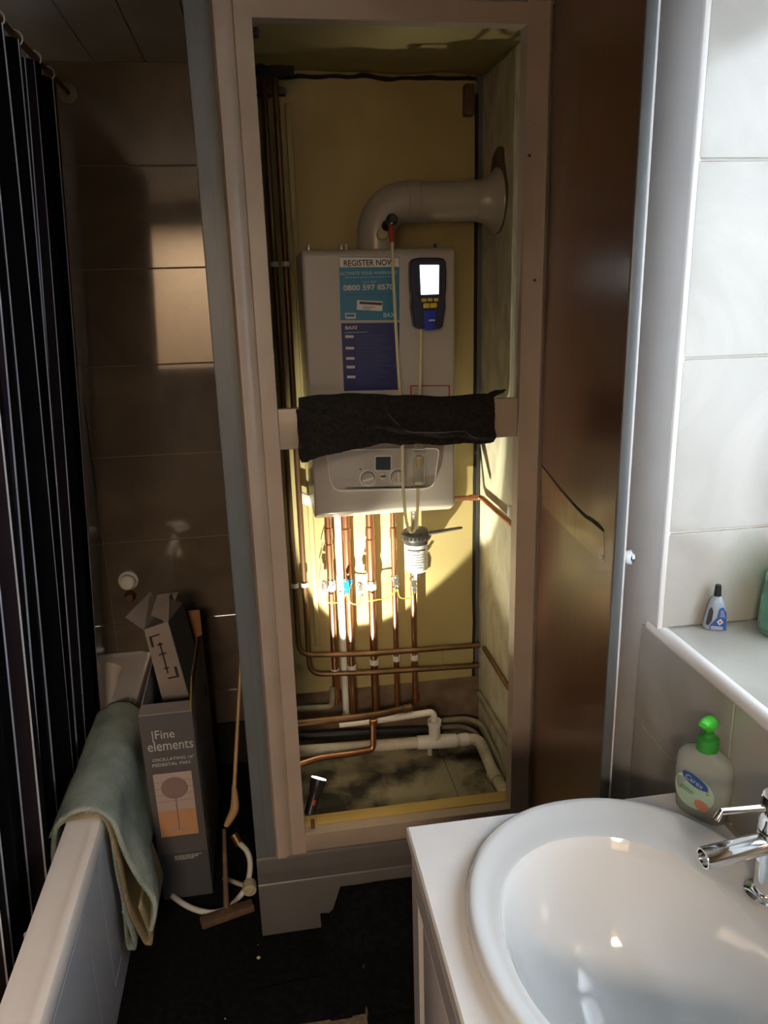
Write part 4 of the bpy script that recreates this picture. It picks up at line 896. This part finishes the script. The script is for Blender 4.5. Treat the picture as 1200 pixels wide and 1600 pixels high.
text('lettering', 'PEDESTAL FAN', 'print_light', fr_, fp(.50, .748, .001), XV, fup, fw*.72, .010, bold=.01)
ph = fq(.12, .36, .86, .70, 'printed_photo', 'photo_wall', fr_, .0006)
fq(.12, .36, .86, .50, 'photo_floor', 'photo_floor', ph, .0010)
mb = MB()
for k in range(4): mb.prism([fp(.12, .55+.035*k, .0011), fp(.86, .552+.035*k, .0011), fp(.86, .554+.035*k, .0011), fp(.12, .552+.035*k, .0011)], -ftn*.0001)
c_ = fp(.50, .62, .0012)
mb.prism([c_+XV*.036*math.cos(a)+fup*.036*math.sin(a) for a in [k*2*math.pi/24 for k in range(24)]], -ftn*.0001)
for r_ in (.036,):
    ring = [c_+XV*r_*math.cos(a)+fup*r_*math.sin(a) for a in [k*2*math.pi/20 for k in range(20)]]; mb.tube(ring, .0011, 4, closed=True)
mb.tube([fp(.50, .57, .0012), fp(.50, .395, .0012)], .0016, 5); mb.tube([fp(.30, .388, .0012), fp(.72, .402, .0012)], .0014, 5); mb.tube([fp(.34, .404, .0012), fp(.68, .386, .0012)], .0014, 5)
mb.build('printed_fan', 'photo_fan', ph, smooth=False)
dashes('print_lines', 'print_light', fr_, fp(.60, .235, .001), XV, fup, fw*.55, .018, rows=3)
# small carton standing in the fan box
sc = thing('small_carton', 'narrow white carton with open flaps standing in the fan box', 'cardboard box', P3(-.35, 2.3, -1.3))
b0, b1 = pY(262, 1125, 2.16), pY(304, 1120, 2.16); c0_, c1_ = pY(225, 984, 2.16), pY(262, 971, 2.16)
mb = MB(); dep = Vector((.03, .14, 0))
mb.rings([[b0, b1, b1+dep, b0+dep], [c0_, c1_, c1_+dep, c0_+dep]], cap1=False); mb.build('carton_body', 'card_white', sc, smooth=False, solid=.002)
mb = MB().prism([c1_+Vector((.0006, -.001, 0)), b1+Vector((.0006, -.001, 0)), b1+dep+Vector((.0006, 0, 0)), c1_+dep+Vector((.0006, 0, 0))], (.0008, 0, 0)); plabel(mb.build('dark_side', 'box_teal', sc, smooth=False), 'dark right side')  # thin sheet makes the right side darker than the rest of the carton
f1 = [c0_+Vector((0, .0, 0)), c0_+dep*.9, pY(235, 925, 2.30), pY(196, 965, 2.16)]
MB().prism(f1, (0, 0, .002)).build('left_flap', 'card_white', sc, smooth=False)
f2 = [c1_, pY(236, 962, 2.15), pY(246, 930, 2.24), c1_+dep*.8+Vector((.0, 0, .045))]
MB().prism(f2, (0, 0, .002)).build('top_flap', 'card_white', sc, smooth=False)
f3 = [c1_, c1_+dep*.95, pY(268, 924, 2.28), pY(263, 935, 2.2)]
MB().prism(f3, (.002, 0, 0)).build('right_flap', 'card_white', sc, smooth=False)
mb = MB(); uu = (c1_-c0_).normalized(); vv = (c0_-b0).normalized(); L_ = (c0_-b0).length; Wd = (c1_-c0_).length
def cq(a, b, c_, d):
    o_ = b0+(c0_-b0)*0; f_ = lambda s, t: b0*(1-s)*(1-t)+b1*s*(1-t)+c0_*(1-s)*t+c1_*s*t+Vector((0, -.0015, 0))
    mb.prism([f_(a, b), f_(c_, b), f_(c_, d), f_(a, d)], (0, .0008, 0))
cq(.12, .90, .55, .915); cq(.12, .80, .22, .915); cq(.42, .44, .86, .455); cq(.76, .44, .86, .55)
cq(.44, .50, .50, .83); cq(.32, .70, .62, .715); cq(.36, .80, .58, .815); cq(.36, .55, .58, .562)
mb.build('carton_marks', 'ink', sc, smooth=False)
# ------------------------------------------------------------------ pole, timber foot, hose beside the cupboard
p0, p1 = pY(383, 905, 2.32), pY(366, 1232, 2.06)
pl = thing('wooden_pole', 'thin wooden pole leaning in the gap left of the cupboard', 'pole', pY(356, 1290, 2.02))
MB().tube([p0, (p0+p1)/2, p1], [.0042, .0052, .0065], 12).build('shaft', 'pole', pl)
MB().tube(spline([p1+Vector((0, 0, .01)), pY(367, 1248, 2.05), pY(366, 1265, 2.04), pY(358, 1282, 2.03), pY(352, 1292, 2.02)]), [.0065+.007*math.sin(math.pi*i/32) for i in range(33)], 12).build('carved_end', 'pole', pl)
tf = thing('timber_stand', 'dirty brown timber t-shaped stand on the carpet beside the fan box', 'timber stand', pZ(352, 1438, 0))
MB().tube([pY(350, 1295, 1.99), pY(354, 1432, 1.865)], [.006, .009], 10).build('upright', 'dirty_wood', tf)
a, b = pZ(314, 1447, .004), pZ(396, 1418, .004)
d_ = (b-a).normalized(); MB().obox((a+b)/2+ZV*.010, d_, ZV, d_.cross(ZV), (b-a).length, .022, .034, bev=.004).build('foot', 'dirty_wood', tf)
hz = thing('white_hose', 'off-white hose looping on the floor round the timber stand', 'hose', pZ(330, 1425, .02))
hp = [pY(371, 1315, 2.02), pY(386, 1330, 1.99), pY(391, 1352, 1.97), pY(386, 1382, 1.95), pY(372, 1404, 1.93), pZ(352, 1421, .012), pZ(330, 1426, .012), pZ(305, 1421, .012), pZ(285, 1411, .012), pZ(270, 1400, .012)]
MB().tube(spline(hp), .0085, 14).build('tube', 'hose_white', hz)
plabel(MB().tube([pY(365, 1303, 2.03), pY(374, 1319, 2.015)], .0125, 14).build('coupling', 'copper_old', hz), 'brass coloured coupling')
wv = thing('cream_valve', 'cream plastic fitting beside the skirting corner of the cupboard', 'pipe fitting', pY(391, 1389, 1.93))
c_ = pY(390, 1388, 1.93); MB().lathe(c_+YV*.02, -YV, [(0, .020), (.02, .022), (.030, .020), (.032, .010), (.026, .009), (.026, .001)], 24, cap=False).build('cap', 'cream_plastic', wv)
MB().tube([c_+Vector((-.01, .01, 0)), pY(350, 1372, 2.0)], .007, 10).build('spout', 'cream_plastic', wv)
# ------------------------------------------------------------------ carpet details
def cloth(u_, v_):
    X_ = .055+u_*.60; Y_ = YF-.028-v_*.30
    hgt = .125*max(0, 1-v_*2.2)**1.5*min(1, max(.30, (X_-.075)/.02*.5)) if X_ > .07 else .04*max(0, 1-v_*3)
    return Vector((X_, Y_, .004+hgt+.008*(noise.noise(Vector((X_*9, Y_*9, 0)))+.6)))
mb = MB(); mb.grid(cloth, 50, 24); tag(mb.build('carpet_offcut', 'floor', solid=.004, offs=1), 'black carpet edge pushed up against the grey skirting beside the vanity', 'carpet')
mm = thing('floor_mat', 'dark square of carpet backing with a frayed brown edge on the floor', 'mat', Vector((-.02, 1.5, 0)))
m0, m1, m2 = pZ(412, 1592, .004), pZ(568, 1512, .004), pZ(573, 1590, .004)
MB().prism([m2, m1, m1+Vector((-.28, -.02, 0)), m2+Vector((-.30, 0, 0))], (0, 0, .004)).build('mat_top', 'floor', mm, smooth=False)
MB().tube([m1+Vector((.02, .01, .004)), m1+ZV*.004, (m1+m2)/2+Vector((.002, 0, .004)), m2+ZV*.004], [.002, .004, .002, .0035], 8).build('frayed_edge', 'mat_edge', mm)
MB().box(m2+Vector((-.17, -.02, 0)), m2+Vector((0, .006, .006))).build('bare_strip', 'mat_edge', mm, smooth=False)
for i, (px, py) in enumerate(((404, 1497), (477, 1546), (352, 1592), (524, 1556), (403, 1477))):
    c_ = pZ(px, py, .006); r_ = (.006, .002, .0025, .002, .0018)[i]
    mb = MB(); mb.rings([[c_+Vector((r_*s*math.cos(a+i)*(1+.3*math.sin(3*a)), r_*s*math.sin(a+i), z_)) for a in [k*math.pi/3 for k in range(6)]] for s, z_ in ((.8, 0), (1, r_*.4), (.5, r_*.8))])
    tag(mb.build('plaster_crumb', 'cream_plastic'), ('largest pale crumb on the black carpet', 'pale speck on the carpet near the centre of the floor', 'pale speck on the carpet beside the bath panel', 'pale speck on the carpet left of the vanity', 'tiny pale speck just behind the largest crumb')[i], 'crumb', 'crumbs on the carpet')
# ------------------------------------------------------------------ vanity unit
CZ = -.82; VX = .177; VY1 = 1.024; VY0 = .36
va = thing('vanity_unit', 'pale grey vanity unit with panelled doors under the basin', 'cabinet', P3(.44, .7, -H))
MB().box(P3(VX+.022, VY0, -H+.0005), P3(VX+.036, VY1-.010, CZ-.0255)).box(P3(VX+.036, VY1-.025, -H+.0005), P3(XW-.008, VY1-.010, CZ-.0255)).box(P3(VX+.036, VY0, -H+.0005), P3(XW-.008, VY0+.015, CZ-.0255)).box(P3(VX+.036, VY0+.015, -H+.06), P3(XW-.008, VY1-.025, -H+.075)).build('carcass', 'vanity', va, bevel=.002)
for i, (a, b) in enumerate(((.70, 1.008), (.385, .692))):
    d_ = thing  # door slabs: stile-and-rail look with a sunk panel
    mb = MB(); X_ = VX+.022; z0_, z1_ = -H+.10, CZ-.045; s_ = .05
    for q in ((a, b, z0_, z0_+s_), (a, b, z1_-s_, z1_), (a, a+s_, z0_+s_, z1_-s_), (b-s_, b, z0_+s_, z1_-s_)): mb.box(P3(X_-.018, q[0], q[2]), P3(X_-.0005, q[1], q[3]))
    mb.box(P3(X_-.010, a+s_, z0_+s_), P3(X_-.0005, b-s_, z1_-s_)); dd = mb.build('cabinet_door', 'vanity', va, bevel=.0015)
    mb = MB(); mb.box(P3(X_-.015, a+s_+.02, z0_+s_+.02), P3(X_-.0095, b-s_-.02, z1_-s_-.02), bev=.003); mb.build('raised_panel', 'vanity', dd)
# basin
bs = thing('wash_basin', 'white oval ceramic basin set into the vanity worktop', 'basin', P3(.44, .75, CZ))
def oval(cx, cy, ax_, ay_, z_, n=72, pw=2.15):
    out = []
    for k in range(n):
        a = 2*math.pi*k/n; c_, s_ = math.cos(a), math.sin(a)
        out.append(P3(cx+ax_*math.copysign(abs(c_)**(2/pw), c_), cy+ay_*math.copysign(abs(s_)**(2/pw), s_), z_))
    return out
OX, OY, AX, AY = .441, .752, .226, .264; IX, IY, BX, BY = .416, .734, .160, .192
def rectring(z_, ins, n=72):
    xa, xb, ya, yb = VX+ins, XW-.0065-ins, VY0-.01+ins, VY1-ins; out = []
    ang = [2*math.pi*k/n for k in range(n)]
    cors = [(xb, yb), (xa, yb), (xa, ya), (xb, ya)]; use = {}
    for c_ in cors:
        a_ = math.atan2(c_[1]-OY, c_[0]-OX) % (2*math.pi); use[int(round(a_/(2*math.pi)*n)) % n] = c_
    for k, a_ in enumerate(ang):
        if k in use: out.append(P3(*use[k], z_)); continue
        dx, dy = math.cos(a_), math.sin(a_); t = 9
        if dx > 1e-6: t = min(t, (xb-OX)/dx)
        if dx < -1e-6: t = min(t, (xa-OX)/dx)
        if dy > 1e-6: t = min(t, (yb-OY)/dy)
        if dy < -1e-6: t = min(t, (ya-OY)/dy)
        out.append(P3(OX+dx*t, OY+dy*t, z_))
    return out
hole = lambda z_: oval(OX, OY, AX*.90, AY*.90, z_, pw=2.0)
q = [hole(CZ-.025), rectring(CZ-.025, .002), rectring(CZ-.023, 0), rectring(CZ-.003, 0), rectring(CZ, .003), hole(CZ), hole(CZ-.025)]
tag(MB().rings(q, cap0=False, cap1=False).build('countertop', 'counter'), 'white laminate worktop of the vanity unit round the basin', 'worktop')
rs = []
for s, z_ in ((.88, CZ-.02), (.88, CZ+.0003), (1.0, CZ+.0005), (1.0, CZ+.006), (.998, CZ+.014), (.985, CZ+.021), (.965, CZ+.024), (.93, CZ+.0235)): rs.append(oval(OX, OY, AX*s, AY*s, z_))
def mixo(t, z_): return oval(OX*(1-t)+IX*t, OY*(1-t)+IY*t, AX*.93*(1-t)+BX*t, AY*.93*(1-t)+BY*t, z_)
for t, z_ in ((.25, CZ+.020), (.6, CZ+.018), (.88, CZ+.019), (.97, CZ+.018), (1.0, CZ+.014)): rs.append(mixo(t, z_))
for s, z_ in ((.985, CZ+.009), (.965, CZ+.001), (.925, CZ-.022), (.87, CZ-.052), (.80, CZ-.084), (.71, CZ-.114), (.60, CZ-.139), (.47, CZ-.157), (.33, CZ-.168), (.20, CZ-.173), (.13, CZ-.175)): rs.append(oval(IX, IY, BX*s, BY*s, z_))
mb = MB().rings(rs, cap0=False, cap1=True); mb.build('bowl', 'ceramic', bs)
MB().lathe(P3(IX, IY, CZ-.1745), ZV, [(0, .021), (.002, .021), (.003, .018), (.002, .012), (.002, .001)], 28, cap=False).build('plug_hole', 'chrome', bs)
oc = pX(1198, 1523, IX+BX*.90); oc = Vector((IX+BX*.955, oc.y, oc.z))
MB().lathe(P3(IX+BX*.965, .665, CZ-.035), Vector((-1, 0, .35)), [(0, .014), (.004, .014), (.005, .011), (.003, .008), (.003, .001)], 24, cap=False).build('overflow_ring', 'chrome', bs)
# tap
tx, ty = .627, .770
tpb = thing('basin_tap', 'chrome mixer tap at the wall side of the basin', 'tap', P3(tx, ty, CZ+.022))
zt0 = CZ+.020
MB().lathe(P3(tx, ty, zt0), ZV, [(0, .027), (.004, .027), (.007, .021), (.008, .0165), (.060, .0165)], 36).build('column', 'chrome', tpb)
MB().lathe(P3(tx, ty, zt0+.058), ZV, [(0, .0165), (.002, .0205), (.045, .0205), (.046, .019)], 36).build('valve_body', 'chrome', tpb)
MB().lathe(P3(tx, ty, zt0+.1035), ZV, [(0, .0185), (.0035, .0185)], 36).build('seal_ring', 'black_plastic', tpb)
MB().lathe(P3(tx, ty, zt0+.107), ZV, [(0, .0205), (.046, .0205), (.049, .0185), (.0495, .012)], 36).build('handle_cap', 'chrome', tpb)
sd = (pY(1092, 1330, .80)-P3(tx, ty, zt0+.085)); sd = Vector((-.100, -.004, -.008))
MB().lathe(P3(tx, ty, zt0+.086), sd, [(0, .0145), (.100, .0145), (.102, .0135), (.102, .0115), (.09, .0115), (.09, .001)], 28, cap=False).build('spout', 'chrome', tpb)
MB().tube([P3(tx, ty, zt0+.140), P3(tx-.082, ty-.002, zt0+.146), P3(tx-.087, ty-.002, zt0+.134)], [.0050, .0045, .0045], 12).build('lever', 'chrome', tpb)
# soap dispenser
so = thing('soap_dispenser', 'clear hand wash bottle with a bright green pump behind the basin', 'soap dispenser', P3(.615, .965, CZ))
su = Vector((.52, -.85, 0)).normalized(); sn = Vector((-su.y, su.x, 0)); sn = sn if sn.x < 0 else -sn; sb = pZ(1095, 1270, CZ+H+.001)
def srow(w_, d_, z_, off=0, n=32):
    out = []
    for k in range(n):
        a = 2*math.pi*k/n; c_, s_ = math.cos(a), math.sin(a)
        out.append(sb+su*(w_*math.copysign(abs(c_)**.65, c_)+off)+sn*(d_*math.copysign(abs(s_)**.8, s_))+ZV*z_)
    return out
rows = [(.036, .018, 0), (.040, .020, .004), (.0435, .0215, .03), (.046, .022, .06), (.0465, .021, .088), (.044, .019, .100), (.036, .017, .110), (.020, .014, .116), (.0135, .0135, .119), (.0135, .0135, .124)]
MB().rings([srow(*r) for r in rows]).build('bottle', 'soap', so)
MB().lathe(sb+ZV*.117, ZV, [(0, .0165), (.020, .0165), (.022, .014), (.024, .009), (.030, .008)], 28).build('pump_collar', 'green_dark', so)
MB().lathe(sb+ZV*.143, ZV, [(0, .006), (.012, .006)], 16).build('pump_stem', 'green_dark', so)
hd = sb+ZV*.160; hv = Vector((-.75, -.55, 0)).normalized()
mb = MB(); rr2 = []
for t, w_, h_ in ((-.012, .006, .004), (-.008, .011, .010), (.0, .0125, .013), (.010, .0125, .012), (.020, .0105, .008), (.027, .007, .004)):
    c_ = hd+hv*t+ZV*(.006+.25*max(t, 0)); sdv = hv.cross(ZV)
    rr2.append([c_+sdv*w_*math.cos(a)+ZV*(h_*math.sin(a)-h_*.3) for a in [k*2*math.pi/16 for k in range(16)]])
mb.rings(rr2); mb.build('pump_head', 'green_bright', so)
def sp_(s, z_, off=.0004):
    """point on the bottle's front: s across in metres, z up"""
    w_ = .046; c_ = max(-.98, min(.98, s/w_)); d_ = .0215*(1-abs(c_)**(1/.325))**.4 if abs(c_) < .999 else 0
    return sb+su*s+sn*(d_+off)+ZV*z_
def spatch(name, m, cx, cz, rx, rz, tilt, off, par=so):
    mb = MB(); c_ = mb.bm.verts.new(sp_(cx, cz, off+.0003)); R_ = []
    for q in (.5, 1.0): R_.append([mb.bm.verts.new(sp_(cx+q*(rx*math.cos(a)*math.cos(tilt)-rz*math.sin(a)*math.sin(tilt)), cz+q*(rx*math.cos(a)*math.sin(tilt)+rz*math.sin(a)*math.cos(tilt)), off)) for a in [k*2*math.pi/28 for k in range(28)]])
    for k in range(28): mb.face((c_, R_[0][k], R_[0][(k+1) % 28])); mb.face((R_[0][k], R_[1][k], R_[1][(k+1) % 28], R_[0][(k+1) % 28]))
    return mb.build(name, m, par)
spatch('label', 'soap_label', -.006, .048, .034, .030, 0, .0006)
spatch('logo_oval', 'royal', -.004, .068, .023, .0095, -.28, .0016)
spatch('flower_print', 'salmon', .010, .030, .012, .009, -.1, .0016)
text('lettering', 'Carex', 'label_white', so, sp_(-.004, .068, .0024), su-ZV*.28, ZV+su*.28, .030, .009)
dashes('print_lines', 'green_dark', so, sp_(-.014, .048, .0026), su-ZV*.28, ZV+su*.28, .022, .008, rows=2)
# white stick by the soap
tag(MB().tube([pZ(1143, 1288, CZ+H+.006), pZ(1160, 1277, CZ+H+.030)], .0032, 10).build('small_stick', 'trim_white'), 'short white plastic stick between the soap bottle and the tap', 'stick')
# ------------------------------------------------------------------ things on the window sill
gl = thing('glue_bottle', 'small silver and blue glue bottle with a black cap on the window sill', 'glue bottle', pZ(1116, 980, SILL+H))
gb = pZ(1116, 981, SILL+H+.0005); gk = gb.y/F*1.08
gu = Vector((.9, -.42, 0)).normalized(); gn = Vector((-.42, -.9, 0)).normalized()
def grow(w_, d_, z_, n=28):
    return [gb+gu*(w_*math.copysign(abs(math.cos(a))**.8, math.cos(a)))+gn*(d_*math.copysign(abs(math.sin(a))**.8, math.sin(a)))+ZV*z_ for a in [k*2*math.pi/n for k in range(n)]]
MB().rings([grow(*r) for r in ((.0185, .012, 0), (.0205, .013, .003), (.0195, .0125, .012), (.0170, .0115, .030), (.0140, .0105, .045), (.0115, .010, .053), (.0085, .0085, .059), (.0055, .0055, .062), (.0050, .005, .066))]).build('bottle', 'glue_grey', gl)
MB().lathe(gb+ZV*.063, ZV, [(0, .0060), (.001, .0065), (.020, .0052), (.021, .004)], 18).build('cap', 'black_plastic', gl)
def gpatch(name, m, poly, off):
    mb = MB(); mb.prism([gb+gu*a+gn*(.0128-.05*max(0, z_-.012)+off)+ZV*z_ for a, z_ in poly], -gn*.0006); return mb.build(name, m, gl, smooth=False)
gpatch('blue_label', 'royal', [(.018, .003), (.016, .036), (.010, .046), (.004, .042), (.002, .026), (-.010, .010), (-.010, .003)], .0012)
gpatch('grip_patch', 'black_plastic', [(-.017, .012), (-.013, .040), (-.009, .045), (-.006, .036), (-.007, .020), (-.012, .010)], .0012)
gpatch('hazard_mark', 'label_white', [(.006, .012), (.012, .018), (.007, .024), (.001, .018)], .0020)
gpatch('hazard_mark', 'red_print', [(.006, .0155), (.009, .018), (.0065, .0205), (.004, .018)], .0024)
mb = MB()
for k in range(6): mb.prism([gb+gu*a+gn*(.0128-.05*max(0, z_-.012)+.0018)+ZV*z_ for a, z_ in ((.006, .028+k*.0022), (.0145-.0006*k, .028+k*.0022), (.0145-.0006*k, .0286+k*.0022), (.006, .0286+k*.0022))], -gn*.0003)
for k in range(2): mb.prism([gb+gu*a+gn*(.0128+.0018)+ZV*z_ for a, z_ in ((-.008, .0045+k*.003), (.012, .0045+k*.003), (.012, .006+k*.003), (-.008, .006+k*.003))], -gn*.0003)
mb.build('label_print', 'label_white', gl, smooth=False)
gg = thing('green_glass_jar', 'pale green glass jar at the right end of the visible window sill', 'glass jar', pZ(1215, 985, SILL+H))
g0 = pZ(1180, 985, SILL+H); gc = g0+Vector((.046, -.02, .0005))
MB().lathe(gc, ZV, [(0, .044), (.004, .047), (.010, .048), (.06, .046), (.11, .042), (.115, .036), (.135, .022), (.150, .020), (.150, .017), (.134, .018), (.112, .034), (.06, .042), (.012, .043), (.008, .001)], 40, cap=False).build('jar_body', 'glass_green', gg)
MB().lathe(gc+ZV*.0095, ZV, [(0, .042), (.001, .0425), (.085, .040), (.086, .001)], 40, cap=False).build('liquid', 'glass_green', gg)
# ------------------------------------------------------------------ hall lamp behind the camera (lights the room through the doorway)
hl = thing('hall_lamp', 'flat ceiling lamp in the hall behind the half glazed door', 'lamp', P3(-.45, YR-.75, CEIL-.04))
MB().box(P3(-.95, YR-1.2, CEIL-.03), P3(.05, YR-.4, CEIL-.001)).build('housing', 'trim_white', hl, smooth=False)
o_ = area('hall_lamp_light', P3(-.45, YR-.8, CEIL-.035), P3(-.45, YR-.79, -H), .95, .75, 100.0, (1.0, .77, .57)); o_.rotation_euler = (0, 0, 0)
for o in bpy.data.objects:
    if '_o' in o: del o['_o']
